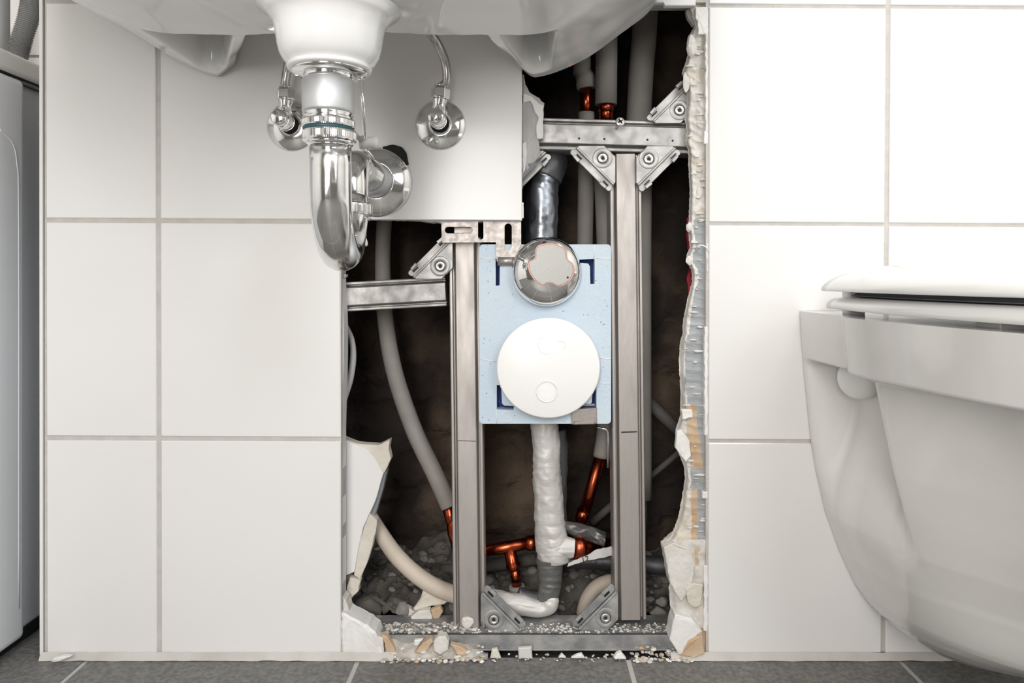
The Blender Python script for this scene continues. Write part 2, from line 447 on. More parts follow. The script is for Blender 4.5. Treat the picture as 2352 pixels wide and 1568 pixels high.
BX, BYY = -.1535, -.26
s26 = S(-.26)
def zr(py, y=-.26): return ZC-(py-640)*S(y)
prof = [(.0, zr(20)), (.056, zr(24)), (.0475, zr(42)), (.0435, zr(60)), (.0418, zr(85)), (.0405, zr(110)), (.0385, zr(130)), (.0350, zr(146)), (.0325, zr(152)), (.0322, zr(155)), (.0335, zr(157)), (.0325, zr(163)), (.029, zr(165)), (0, zr(165))]
b.lathe([(r, z-prof[-1][1]) for r, z in prof], (BX, BYY, prof[-1][1]), (0, 0, 1), 72)
b.obj('drain_boss', 'ceramic', sink)

# ------------------------------------------------------------------ chrome bottle trap set
trap = thing('drain_trap', (BX, -.2, .43), 'chrome U-shaped drain trap hanging from the washbasin', 'drain pipe')
def lz(name, mt, prof, x, y, parent=None, seg=56, **kw):
    b = MB(); z0 = zr(prof[-1][1], y)
    b.lathe([(r, zr(py, y)-z0) for r, py in prof], (x, y, z0), (0, 0, 1), seg)
    return b.obj(name, mt, parent, **kw)
TX = P(754, 0, -.26).x
lz('drain_flange', 'chrome', [(0, 163), (.0290, 163), (.0300, 166), (.0290, 170), (.0200, 174), (0, 174)], BX, -.26, trap)
lz('tailpiece', 'satin_metal', [(0, 168), (.0192, 168), (.0192, 184), (.0203, 186), (.0203, 255), (.0196, 262), (0, 262)], TX, -.26, trap)
b = MB(); b.lathe([(.0198, 0), (.0198, .0065)], (TX, -.26, zr(186)), (0, 0, 1), 56); b.obj('polished_collar', 'chrome_clean', trap)
lz('collar', 'chrome', [(0, 258), (.0190, 258), (.0198, 264), (.0190, 268), (.0200, 272), (.0200, 279), (0, 279)], TX, -.26, trap)
def knurled(name, x, y, py0, py1, r, parent, taper=.0012):
    b = MB(); z0 = zr(py1, y); z1 = zr(py0, y); h = z1-z0; n = 200; vs = []
    hs = [(0, r-taper-.001), (.12, r-taper*.3), (.3, r), (.75, r), (.9, r-taper*.5), (1, r-taper-.001)]
    for t, rr in hs:
        for k in range(n):
            a = 2*math.pi*k/n; kk = .0002 if (k % 2 and .2 < t < .8) else 0
            vs.append((x+math.cos(a)*(rr-kk), y+math.sin(a)*(rr-kk), z0+h*t))
    fs = [(i*n+k, i*n+(k+1)%n, (i+1)*n+(k+1)%n, (i+1)*n+k) for i in range(5) for k in range(n)]+[list(range(n)), [5*n+k for k in range(n)]]
    b.add(vs, fs, 0, False)
    return b.obj(name, 'chrome', parent)
knurled('union_nut', TX, -.26, 275, 296, .0210, trap)
lz('seal_ring', 'teal_rubber', [(0, 293), (.0196, 293), (.0200, 298), (.0196, 303), (0, 303)], TX, -.26, trap)
knurled('union_nut', P(757, 0, -.26).x, -.26, 300, 328, .0213, trap)
lz('collar', 'chrome_clean', [(0, 325), (.0190, 325), (.0186, 331), (.0168, 336), (0, 336)], P(759, 0, -.26).x, -.26, trap)
FX = P(759.5, 0, -.26).x; RX = P(806, 0, -.155).x; ZB = .512
def arc(c0, c1, n=18):
    "semicircle below going from c0 to c1"
    c0 = Vector(c0); c1 = Vector(c1); m = (c0+c1)/2; h = (c1-c0)/2; out = []
    for i in range(n+1):
        a = math.pi*i/n; out.append(m-h*math.cos(a)+Vector((0, 0, -1))*h.length*math.sin(a))
    return out
pts = [(FX, -.26, zr(332)), (FX, -.26, zr(380)), (FX, -.26, ZB+.005)]+arc((FX, -.26, ZB), (RX, -.155, ZB))+[(RX, -.155, zr(470, -.155))]
b = MB(); b.tube(pts, .0164, 48); b.obj('u_bend', 'chrome_worn', trap)
lz('collar', 'chrome', [(0, 496), (.0172, 496), (.0188, 500), (.0188, 503), (.0176, 507), (0, 507)][::1], RX, -.155, trap)
knurled('union_nut', RX, -.155, 466, 497, .0200, trap)
ZE = .545; WX = -.1665
pts = [(RX, -.155, zr(475, -.155))]; 
er = .026
for i in range(13):
    a = math.pi/2*i/12; pts.append((RX, -.155+er*(1-math.cos(a)), ZE-er+er*math.sin(a)))
pts += [(RX*.6+WX*.4, -.07, ZE+.001), (WX, -.004, .5485)]
b = MB(); b.tube(pts, .0160, 48); b.obj('outlet_bend', 'chrome', trap)
b = MB(); b.tube([(WX, -.055, .547), (WX, -.003, .5485)], .0190, 48); b.obj('sleeve', 'satin_metal', trap)
b = MB(); zc_ = ZC-(416-640)*S(-.008)
b.lathe([(.0186, .0125), (.0195, .0135), (.0215, .0128), (.031, .0092), (.0375, .0055), (.0400, .002), (.0404, 0)], (WX, 0, zc_), (0, -1, 0), 80); b.obj('wall_rosette', 'chrome', trap)
b = MB(); b.prism(rag([(880, 338), (905, 333), (924, 339), (934, 352), (939, 378), (925, 380), (890, 360)], 0, 1, 7, 3), -.004, -.0002, bev=.0008); b.obj('rubber_gasket', 'black_rubber', trap)
# pop-up waste rods
rod = thing('pop_up_waste_rod', (P(832, 0, -.19).x, -.19, .55), 'thin chrome pop-up waste rod right of the tailpiece', 'rod')
b = MB(); b.tube([P(829, 172, -.215), P(839, 318, -.20)], .0016, 12); b.obj('lift_rod', 'chrome_clean', rod)
b = MB(); b.tube([P(800, 285, -.245), P(829, 324, -.20)], .0017, 12); b.obj('lever_rod', 'chrome_worn', rod)
b = MB()
b.lathe([(.0058, 0), (.0062, .004), (.005, .006), (.005, .010), (.0062, .013), (.0058, .016)], P(826, 327, -.193)+Vector((0, 0, 0)), (.92, .35, .05), 24)
b.obj('joint', 'label_paper', rod)
b = MB(); b.tube([P(838, 338, -.165), P(858, 365, -.160)], [.0014, .0016], 12); b.obj('spring_clip', 'chrome_clean', rod)
# water drop under the bend is left as a glassy bead on the bend
b = MB(); b.lathe([(0, 0), (.0014, .0012), (.0016, .003), (.0008, .006), (0, .008)], P(841, 566, -.17), (0, 0, 1), 16); b.obj('water_drop', 'plastic_white', trap)

# ------------------------------------------------------------------ angle valves
def valve(xw, zw, tube_pts, label, nutx):
    t = thing('angle_valve', (xw, 0, zw-.03), label, 'valve', 'angle valves under the washbasin')
    b = MB(); b.lathe([(.0101, .0070), (.0110, .0078), (.014, .0074), (.022, .0052), (.0268, .0024), (.0288, .0008), (.0289, 0)], (xw, 0, zw), (0, -1, 0), 72); b.obj('rosette', 'chrome', t)
    b = MB(); b.lathe([(.0098, .0076), (.0102, .0078), (.0102, .0082), (.0098, .0083)], (xw, 0, zw), (0, -1, 0), 40); b.obj('seal_ring', 'black_rubber', t)
    b = MB(); b.lathe([(.0098, .004), (.0098, .030), (.0090, .0335), (.0080, .035), (.0080, .040)], (xw, 0, zw), (0, -1, 0), 40)
    b.lathe([(.0072, 0), (.0072, .012), (.0085, .016), (.0085, .0185)], (xw, -.026, zw+.006), (nutx, 0, 1), 32); b.obj('valve_body', 'chrome_clean', t)
    b = MB(); b.lathe([(.0084, .037), (.0091, .0385), (.0091, .046), (.0086, .0485), (.0070, .0496), (0, .0499)], (xw, 0, zw), (0, -1, 0), 40); b.obj('knob', 'chrome_clean', t)
    b = MB(); o = Vector((xw+nutx*.02, -.026, zw+.0235)); b.lathe([(.0088, 0), (.0108, .0015), (.0108, .0105), (.0088, .0135), (.0062, .0145)], o, (nutx*.5, 0, 1), 6, smooth=False)
    b.lathe([(.0068, .0135), (.0068, .016)], o, (0, 0, 1), 24); b.obj('hex_nut', 'chrome_clean', t, bevel=.0006)
    b = MB(); top = o+Vector((0, 0, .013)); b.tube([top]+tube_pts, .0049, 20, sub=8)
    b.obj('supply_tube', 'tube_metal', t)
    return t
zw = ZC+353*S(0)
valve(-.0940, zw, [P(1026, 185, -.03), P(1022, 140, -.035), P(1005, 100, -.045), P(985, 70, -.06), P(960, 30, -.07)], 'chrome angle valve right of the drain trap with bent supply tube', .12)
valve(-.2645, ZC+350*S(0), [P(655, 190, -.03), P(660, 160, -.033), P(668, 120, -.04), P(685, 60, -.05)], 'chrome angle valve left of the tailpiece, partly behind it', .04)

# ------------------------------------------------------------------ steel frame in the hole
RWID = [(-19, 34), (-19, 3.5), (-18, 2), (-15.4, 2), (-14.9, 9), (-13.4, 9), (-11.4, 0.6), (-10.6, 0), (10.6, 0), (11.4, .6), (13.4, 9), (14.9, 9), (15.4, 2), (18, 2), (19, 3.5), (19, 34)]
FY = .024
def rail(mb, a, c, y=FY, wscale=1.0, prof=RWID, mi=0):
    "extrude the profile from pixel a to pixel c with its face at depth y"
    A = P(*a, y); C = P(*c, y); t = (C-A).normalized(); side = Vector((t.z, 0, -t.x)); n = len(prof); vs = []
    for Q in (A, C):
        for w_, d_ in prof: vs.append(Q+side*(w_*.001*wscale)+Vector((0, d_*.001, 0)))
    fs = [(i, (i+1) % n, n+(i+1) % n, n+i) for i in range(n)]+[list(range(n)), [n+i for i in range(n)]]
    mb.add(vs, fs, mi)
def hole(mb, px, py, y, r=.0016, mi=0):
    mb.lathe([(r, 0), (r, .0006)], P(px, py, y)+Vector((0, -.0002, 0)), (0, 1, 0), 14, mi)
t = thing('steel_stud', P(1445, 1425, FY), 'tall galvanised steel stud standing right of the blue foam block', 'steel stud', 'steel studs of the wall frame')
b = MB(); rail(b, (1437, 353), (1449, 1424)); b.obj('channel', 'zinc_post', t, bevel=.0003)
b = MB(); b.add([P(1427, 991, FY-.0004), P(1463, 990, FY-.0004), P(1463, 992.5, FY-.0004), P(1427, 994, FY-.0004)], [(0, 1, 2, 3)]); b.obj('scribed_mark', 'dark', t)
t2 = thing('steel_stud', P(1078, 1443, FY), 'tall galvanised steel stud left of the blue foam block, dusty at its foot', 'steel stud', 'steel studs of the wall frame')
b = MB(); rail(b, (1067, 545), (1078, 1443)); b.obj('channel', 'zinc_post', t2, bevel=.0003)
b = MB(); b.add([P(1052, 1011, FY-.0004), P(1093, 1012.5, FY-.0004), P(1093, 1013.7, FY-.0004), P(1052, 1012.3, FY-.0004)], [(0, 1, 2, 3)]); b.obj('scribed_mark', 'dark', t2)
b = MB(); b.chunk(P(1074, 1432, FY-.002), .011, .75, .3, .9, seed=4.4); b.obj('plaster_lump', 'plaster', t2)

tr = thing('steel_rail', P(1410, 345, FY), 'horizontal galvanised rail across the top of the hole with a screw', 'steel rail')
b = MB(); rail(b, (1215, 305), (1600, 316), FY+.002, 1.0); b.obj('channel', 'zinc', tr, bevel=.0003)
for px, py in ((1331, 319), (1389, 320), (1488, 322), (1546, 324)):
    b = MB(); hole(b, px-1, py-1, FY+.002, .0013); b.obj('punched_hole', 'dark', tr)
ml = thing('steel_rail', P(905, 705, FY), 'short horizontal galvanised rail left of the left stud, sawn off', 'steel rail')
b = MB(); rail(b, (770, 683), (1023, 669), FY+.006, .93); b.obj('channel', 'zinc', ml, bevel=.0003)

# screw stuck in the top rail
sw = thing('screw', P(1424, 290, FY), 'loose cross-head screw sticking out of the top rail', 'screw')
b = MB(); o = P(1425, 278.5, .008); b.lathe([(0, 0), (.0050, .0002), (.0056, .0008), (.0028, .0040), (.0019, .0046)], o, (-.12, 1, -.25), 28); swh = b.obj('screw_head', 'screw_steel', sw)
b = MB(); b.lathe([(.0019, .003), (.0021, .004), (.0016, .006), (.0021, .008), (.0016, .010), (.0021, .012), (.0016, .014), (.0019, .018)], o, (-.12, 1, -.25), 16); b.obj('screw_shank', 'screw_steel', sw)
b = MB()
for a in (.6, .6+math.pi/2):
    d = Vector((math.cos(a), 0, math.sin(a)))*.0032; e = Vector((-math.sin(a), 0, math.cos(a)))*.0008; c = o+Vector((0, -.0009, 0))
    b.add([c-d-e, c+d-e, c+d+e, c-d+e], [(0, 1, 2, 3)])
b.obj('cross_recess', 'dark', swh)

# corner brackets: one built, the rest copied
k = S(.02)
def bpt(u, v, y=0): return Vector((u*k, y, v*k))
def make_bracket():
    t = thing('corner_bracket', (0, 0, 0), 'x', 'bracket', 'corner brackets of the steel frame')
    b = MB(); b.prism([bpt(*q) for q in [(26, 0), (84, 0), (90, 5), (5, 90), (0, 84), (0, 26)]], 0, .0018, bev=.0006)
    # side flanges turned back
    b.box((.0, .0012, 26*k), (.0018, .016, 84*k)); b.box((26*k, .0012, 0), (84*k, .016, .0018)); b.obj('gusset_plate', 'bracket_steel', t, origin=(0, 0, 0))
    # raised ridge and folded lip along the long edge
    b = MB(); b.prism([bpt(*q) for q in [(88, 2), (92, 6), (6, 92), (2, 88)]], -.0016, .001, bev=.0008)
    b.prism([bpt(*q) for q in [(90, 6), (100, 8), (104, 13), (103, 18), (18, 103), (13, 104), (8, 100), (6, 90)]], .0035, .0055, bev=.0006)
    b.prism([bpt(*q) for q in [(93, 20), (98, 25), (87, 38), (81, 33)]], .0005, .0045, bev=.0004)
    b.prism([bpt(*q) for q in [(20, 93), (25, 98), (38, 87), (33, 81)]], .0005, .0045, bev=.0004)
    b.obj('folded_lip', 'bracket_steel', t, origin=(0, 0, 0))
    for u0, v0 in ((88, 19), (27, 80)):
        b = MB(); b.prism([bpt(u0+dx, v0+dy) for dx, dy in ((0, 0), (1.6, 1.6), (-9, 13), (-11, 11))], .0001, .0036)
        b.obj('slot', 'dark', t, origin=(0, 0, 0))
    b = MB(); b.lathe([(.0125, .0004), (.0115, -.0003), (.0098, -.0006), (.0066, -.0004), (.0060, .0004)], bpt(30, 29, 0), (0, 1, 0), 36); b.obj('dimple', 'bracket_steel', t, origin=(0, 0, 0))
    b = MB(); b.lathe([(.0056, .0006), (.0056, -.0007), (.0053, -.0010), (.0018, -.0010), (.0016, .0005), (0, .0005)], bpt(30, 29, 0), (0, 1, 0), 32); sh_ = b.obj('screw_head', 'screw_steel', t, origin=(0, 0, 0))
    b = MB(); b.lathe([(.0017, -.0012), (.0017, -.0004), (0, -.0004)], bpt(30, 29, 0), (0, 1, 0), 6); b.obj('hex_socket', 'dark', sh_, origin=(0, 0, 0))
    b = MB(); b.lathe([(.0056, 0), (.0062, 0)], bpt(30, 29, -.00065), (0, 1, 0), 32); b.obj('shadow_gap', 'dark', sh_, origin=(0, 0, 0))
    return t
def copy_thing(o, parent=None):
    c = o.copy(); COL.objects.link(c); c.parent = parent
    for ch in list(o.children): copy_thing(ch, c)
    return c
# corner pixel, turn about the depth axis, depth, label
BR = [((1414, 334), 180, .018, 'corner bracket at the top left of the right stud', ),
      ((1461, 335), 90, .018, 'corner bracket at the top right of the right stud'),
      ((1040, 641), -90, .020, 'corner bracket above the sawn-off rail, left of the left stud'),
      ((1590, 283), -90, .020, 'corner bracket above the top rail, half behind the broken board'),
      ((1104, 1452), 0, .018, 'dusty corner bracket at the foot of the left stud'),
      ((1420, 1449), -90, .018, 'dusty corner bracket at the foot of the right stud'),
      ((1164, 345), 90, .030, 'corner bracket almost hidden behind the broken board under the top rail')]
br0 = make_bracket()
for i, (c, a, y, lb) in enumerate(BR):
    o = br0 if i == 0 else copy_thing(br0)
    o.location = P(*c, y); o.rotation_euler = (0, math.radians(a), 0); o['label'] = lb
    if i in (4, 5):
        for ch in [c_ for c_ in o.children] + [g for c_ in o.children for g in c_.children]:
            if ch.name.startswith(('gusset', 'folded', 'dimple')):
                ch.data = ch.data.copy(); ch.data.materials[0] = M['zinc_dusty']

# bottom track
bt = thing('floor_track', P(1200, 1500, .03), 'dusty galvanised floor track lying at the bottom of the hole', 'steel track')
b = MB(); zt = P(0, 1455, .012).z; zb = P(0, 1493, .012).z
x0, x1 = P(790, 0, .012).x, P(1560, 0, .012).x
b.box((x0, .012, zb), (x1, .0145, zt)); b.box((x0, .012, zt-.0015), (x1, .060, zt)); 
b.box((x0, .0105, zb), (x1, .012, zb+.0022))
b.obj('track', 'zinc_dusty', bt, bevel=.0004)
b = MB(); b.box((x0+.02, .040, zt), (x1, .0415, P(0, 1431, .04).z)); b.box((x0+.02, .040, P(0, 1431, .04).z-.0012), (x1, .060, P(0, 1431, .04).z)); b.obj('raised_lip', 'zinc_dusty', bt, bevel=.0003)

# slotted mounting plate
sp = thing('mounting_plate', P(1105, 560, .016), 'slotted steel mounting plate hung above the left stud and foam block', 'steel plate')
def plate_with_slots(outer, slots, y0, y1, mt, parent, name):
    bm = bmesh.new()
    def loop(pts): 
        vs = [bm.verts.new(P(a, c, y0)) for a, c in pts]; return [bm.edges.new((vs[i], vs[(i+1) % len(vs)])) for i in range(len(vs))]
    es = loop(dedupe(outer))
    for s in slots: es += loop(dedupe(s))
    r = bmesh.ops.triangle_fill(bm, use_beauty=True, edges=es)
    fs = [g for g in r['geom'] if isinstance(g, bmesh.types.BMFace)]
    ex = bmesh.ops.extrude_face_region(bm, geom=fs); 
    for v in ex['geom']:
        if isinstance(v, bmesh.types.BMVert): v.co.y += y1-y0
    bmesh.ops.recalc_face_normals(bm, faces=bm.faces)
    vs = [v.co.copy() for v in bm.verts]; bm.verts.index_update(); F = [[v.index for v in f.verts] for f in bm.faces]; bm.free()
    b = MB(); b.add(vs, F); return b.obj(name, mt, parent)
def dedupe(pts):
    out = []
    for p in pts:
        if not out or math.hypot(p[0]-out[-1][0], p[1]-out[-1][1]) > .05: out.append(p)
    if math.hypot(out[0][0]-out[-1][0], out[0][1]-out[-1][1]) <= .05: out.pop()
    return out
def pill(x0, y0, x1, y1, n=6):
    w_, h_ = x1-x0, y1-y0; r = min(w_, h_)/2; out = []
    for cx, cy, a0 in ((x1-r, y1-r, 0), (x0+r, y1-r, 90), (x0+r, y0+r, 180), (x1-r, y0+r, 270)):
        for i in range(n+1):
            a = math.radians(a0+90*i/n); out.append((cx+r*math.cos(a), cy+r*math.sin(a)))
    return out
def rrect(x0, y0, x1, y1, r, n=5):
    out = []
    for cx, cy, a0 in ((x1-r, y1-r, 0), (x0+r, y1-r, 90), (x0+r, y0+r, 180), (x1-r, y0+r, 270)):
        for i in range(n+1):
            a = math.radians(a0+90*i/n); out.append((cx+r*math.cos(a), cy+r*math.sin(a)))
    return out
plate_with_slots([(1013, 497), (1197, 497), (1197, 560), (1178, 600), (1141, 600), (1139, 556), (1015, 557)],
                 [pill(1022, 520.5, 1086, 536), pill(1098, 505, 1110.5, 550), pill(1159, 513, 1175.5, 573)], .0082, .0100, 'plate_steel', sp, 'slotted_plate')
b = MB(); b.tube([P(1143, 600, .009), P(1185, 600, .009)], .0052, 20); b.obj('rolled_edge', 'plate_steel', sp)
b = MB(); b.prism(pp([(1043, 521), (1088, 521), (1088, 536), (1043, 536)]+[], .020), .019, .022, bev=.0005); b.obj('sliding_tab', 'plate_steel', sp)

# ------------------------------------------------------------------ foam block with valve cap and cover disc
fb = thing('foam_block', P(1253, 975, .06), 'pale blue foam block around the concealed shut-off valve', 'foam block')
bm_slots = [[(1138.5, 594), (1178, 594), (1178, 601), (1153, 602), (1148, 607), (1147.5, 655), (1138.5, 656)],
            [(1330, 596), (1366, 594), (1366, 652), (1356, 652), (1355, 612), (1351, 605), (1330, 603)],
            [(1141, 884), (1151, 884), (1153, 926), (1158, 931), (1180, 932), (1180, 941), (1141, 940)],
            [(1370, 886), (1370, 940), (1320, 941), (1320, 932), (1352, 931), (1359, 924), (1362, 886)]]
plate_with_slots(rrect(1101, 561, 1403.5, 973, 9), bm_slots, .0105, .0285, 'foam_blue', fb, 'foam_front')
b = MB(); b.prism(pp(rrect(1102, 562, 1402, 972, 8), .03), .0286, .085, 0); b.obj('foam_body', 'foam_navy', fb)
b = MB()
for ax, ay, bx, by in ((1102, 824, 1140, 831), (1377, 822, 1403, 824), (1377, 880, 1403, 880), (1140, 940, 1141, 972), (1365, 562, 1364, 593), (1371, 940, 1371, 972), (1102, 593, 1138, 594), (1370, 593, 1403, 594)):
    b.tube([P(ax, ay, .0106), P(bx, by, .0106)], .0006, 6); b.obj('mould_seam', 'foam_white', fb); b = MB()
for i in range(24):
    a = 2*math.pi*i/24; a2 = 2*math.pi*(i+1)/24
    b.tube([P(1165+12*math.cos(a), 958+12*math.sin(a), .0106), P(1165+12*math.cos(a2), 958+12*math.sin(a2), .0106)], .0006, 6)
b.obj('ejector_mark', 'foam_white', fb)
b = MB()
for i in range(150):
    x = random.uniform(1104, 1400); y = random.uniform(563, 970)
    if abs(x-1255) < 125 and y > 540 and not (700 < y < 725): 
        if random.random() < .75: continue
    b.chunk(P(x, y, .0104), random.uniform(.0004, .0009), 1, .3, 1)
b.obj('speck', 'shadow_board', fb, kind='stuff')
clip = thing('metal_clip', P(1341, 973, .01), 'small metal clip on the lower right edge of the foam block', 'clip')
b = MB(); b.prism(pp([(1313, 938), (1371, 936), (1371, 972), (1313, 974)], .01), .0075, .0105, bev=.0006); b.prism(pp([(1318, 966), (1366, 965), (1366, 973), (1318, 974)], .01), .0060, .0076, bev=.0008); b.obj('clip_plate', 'plate_steel', clip)
b = MB(); b.prism(pp([(1330, 927), (1366, 927), (1366, 932), (1330, 932)], .01), .009, .012, bev=.0005); b.obj('clip_hook', 'shadow_board', clip)

cap = thing('valve_cap', P(1255, 700, 0), 'round polished chrome cap on the upper part of the foam block', 'valve cap')
cx, cy = 1255, 623.5; R_ = 80.5*S(0)
cc = P(cx, cy, .004)
b = MB(); prof = []
for i in range(15):
    a = math.pi/2*i/14; prof.append((R_*(1-.42*(1-math.cos(a))) if False else R_*math.cos(a*.86), .019*math.sin(a)+.0005))
prof = [(R_, -.006), (R_, .0)]+[(R_*math.cos(math.radians(d)), .020*math.sin(math.radians(d))) for d in range(4, 56, 4)]+[(R_*.56, .0170), (0, .0172)]
b.lathe(prof, cc, (0, -1, 0), 96); b.obj('cap_shell', 'chrome_clean', cap)
def trilobe(px, py, sc_=1.0):
    pts = []
    key = [(1227, 594), (1230, 588), (1230, 577), (1234, 567), (1244, 562), (1257, 560), (1270, 560), (1284, 564), (1296, 572), (1300, 581), (1301, 591), (1305, 598), (1313, 604), (1317, 614), (1317, 627), (1311, 640), (1302, 649), (1291, 655), (1279, 656), (1270, 651), (1262, 649), (1254, 651), (1247, 655), (1238, 651), (1228, 642), (1219, 629), (1214, 614), (1216, 601)]
    for i in range(len(key)):
        p0, p1, p2, p3 = key[i-1], key[i], key[(i+1) % len(key)], key[(i+2) % len(key)]
        for j in range(4):
            t = j/4
            pts.append(tuple(.5*(2*p1[q]+(p2[q]-p0[q])*t+(2*p0[q]-5*p1[q]+4*p2[q]-p3[q])*t*t+(3*p1[q]-p0[q]-3*p2[q]+p3[q])*t**3) for q in (0, 1)))
    return [((x-1262)*sc_+1262+px, (y-610)*sc_+610+py) for x, y in pts]
yf = .004-.0185
mat('cap_red', (.55, .30, .25), .35, .3); mat('cap_grey', (.40, .395, .375), .42, .35, bump=.05, bscale=300)
b = MB(); b.prism(pp(trilobe(0, 0, 1.04), yf), yf, yf+.004, bev=.0005); b.obj('plate_rim', 'cap_red', cap)
b = MB(); b.prism(pp(trilobe(0, 0, .975), yf-.0006), yf-.0006, yf+.003, bev=.0005); b.obj('dial_plate', 'cap_grey', cap)
b = MB(); b.lathe([(.0012, 0), (.0012, .0008), (0, .0008)], P(1304, 637, yf-.0012), (0, 1, 0), 12); b.obj('set_screw_hole', 'dark', cap)

disc = thing('cover_disc', P(1259, 958, 0), 'large round white plastic cover on the lower foam block', 'cover')
c = P(1259, 843, .004); R2 = 118.5*S(0)
b = MB(); b.lathe([(R2*.93, .004), (R2, -.0005), (R2*1.0, -.007), (R2*.985, -.0085), (R2*.965, -.0090), (0, -.0090)], c, (0, 1, 0), 96)
for v in b.v: v.z = c.z+(v.z-c.z)*.972
b.obj('disc', 'plastic_white', disc)
def ring(mb, px, py, r, th, y, a0=0, a1=360, n=40):
    for i in range(n):
        a = math.radians(a0+(a1-a0)*i/n); a2 = math.radians(a0+(a1-a0)*(i+1)/n)
        mb.tube([P(px+r*math.cos(a), py+r*math.sin(a), y), P(px+r*math.cos(a2), py+r*math.sin(a2), y)], th, 8)
b = MB(); ring(b, 1256, 899, 24, .0010, -.0048); b.lathe([(.0090, .0004), (.0086, -.0001), (0, -.0001)], P(1256, 899, -.005), (0, 1, 0), 32, smooth=False)
b.obj('embossed_mark', 'plastic_white', disc); b = MB(); ring(b, 1256, 793, 20, .0004, -.0049, 60, 250, 24); ring(b, 1289, 793, 10, .0004, -.0049, 230, 430, 16)
b.obj('embossed_mark', 'plastic_white', disc)

# ------------------------------------------------------------------ pipes in the cavity
def wrfn(amp, sc_, seed, ridges=0):
    def f(t, a, r, p):
        n = N(p.x+math.cos(a)*r*1.0, p.z*1.0+seed, math.sin(a)*r, sc_)
        n2 = abs(N(math.cos(a)*.02+seed, p.z, math.sin(a)*.02, sc_*2.3))
        rd = ridges*abs(N(seed*3, p.z*1.0+.25*math.cos(a)*r, 0, 130))
        return r+amp*n+amp*.8*n2-rd
    return f
up = thing('foil_wrapped_pipe', P(1248, 560, .075), 'silver foil-wrapped pipe rising behind the chrome cap', 'pipe')
b = MB(); b.tube([P(1246, 585, .06), P(1247, 500, .058), P(1248, 430, .060), P(1252, 398, .062)], [.0185, .0185, .0175, .0165], 48, sub=22, wr=wrfn(.0022, 28, 2.1, .0006)); b.obj('foil_sleeve', 'foil_silver', up)
b = MB(); b.tube([P(1252, 412, .062), P(1262, 380, .066), P(1262, 350, .080), P(1258, 338, .10)], [.0200, .0225, .0215, .018], 48, sub=20, wr=wrfn(.0032, 32, 5.1, .0006)); b.obj('foil_elbow', 'foil_dark', up)
b = MB(); b.tube([P(1222, 590, .075), P(1224, 500, .073), P(1226, 400, .078)], .0125, 32, sub=12, wr=wrfn(.002, 40, 8.1)); b.obj('tar_strip', 'black_rubber', up)
lp = thing('insulated_pipe', P(1262, 1290, .06), 'white foil-insulated pipe running down below the foam block', 'pipe')
b = MB(); b.tube([P(1252, 955, .055), P(1254, 1040, .055), P(1258, 1120, .055), P(1262, 1200, .055), P(1265, 1235, .055), P(1271, 1262, .055), P(1270, 1286, .055)], [.0165, .0165, .0172, .0180, .0192, .0205, .0180], 56, sub=26, wr=wrfn(.0022, 38, 3.3, .0008)); b.obj('white_foil_sleeve', 'foil_white', lp)
b = MB(); b.tube([P(1280, 1252, .052), P(1300, 1256, .05), P(1318, 1258, .05)], [.0155, .0135, .0115], 40, sub=12, wr=wrfn(.0025, 60, 9.3, .002)); b.obj('tee_wrap', 'foil_white', lp)
b = MB(); b.tube([P(1262, 1278, .055), P(1264, 1310, .055), P(1262, 1345, .055), P(1256, 1378, .055)], [.0172, .0160, .0130, .0110], 40, sub=20, wr=wrfn(.0020, 40, 6.3, .002)); b.obj('grey_tape_wrap', 'tape_grey', lp)
b = MB(); b.tube([P(1268, 1362, .053), P(1262, 1384, .052), P(1240, 1396, .052), P(1200, 1390, .052), P(1160, 1380, .054), P(1128, 1370, .06)], [.0075, .0100, .0105, .0115, .0110, .009], 36, sub=14, wr=wrfn(.0020, 60, 12.3, .002)); b.obj('white_foil_bend', 'foil_white', lp)
b = MB(); b.tube([P(1282, 985, .078), P(1283, 1100, .078), P(1285, 1230, .075)], .010, 28, sub=14, wr=wrfn(.003, 25, 2.2)); b.obj('foil_backing', 'foil_dark', lp)
b = MB(); b.tube([P(1190, 1362, .066), P(1225, 1372, .066), P(1252, 1370, .066)], .0085, 28, sub=6, wr=wrfn(.002, 60, 1)); b.obj('dark_foil_back', 'foil_dark', lp)

def pipe(name, label, cat, parts, group=None):
    t = thing(name, parts[0][3][-1] if isinstance(parts[0][3][-1], Vector) else P(*parts[0][3][-1]), label, cat, group)
    for nm, mt, r, pts, kw in parts:
        b = MB(); Q = [p if isinstance(p, Vector) else P(*p) for p in pts]
        b.tube(Q, r if isinstance(r, (list, tuple)) else r, 32, sub=kw.get('sub', 1), wr=kw.get('wr')); b.obj(nm, mt, t)
    return t
def fit(r, a, c_, t0, t1, flare=1.18):
    A, C = P(*a), P(*c_); return A.lerp(C, t0), A.lerp(C, t1)
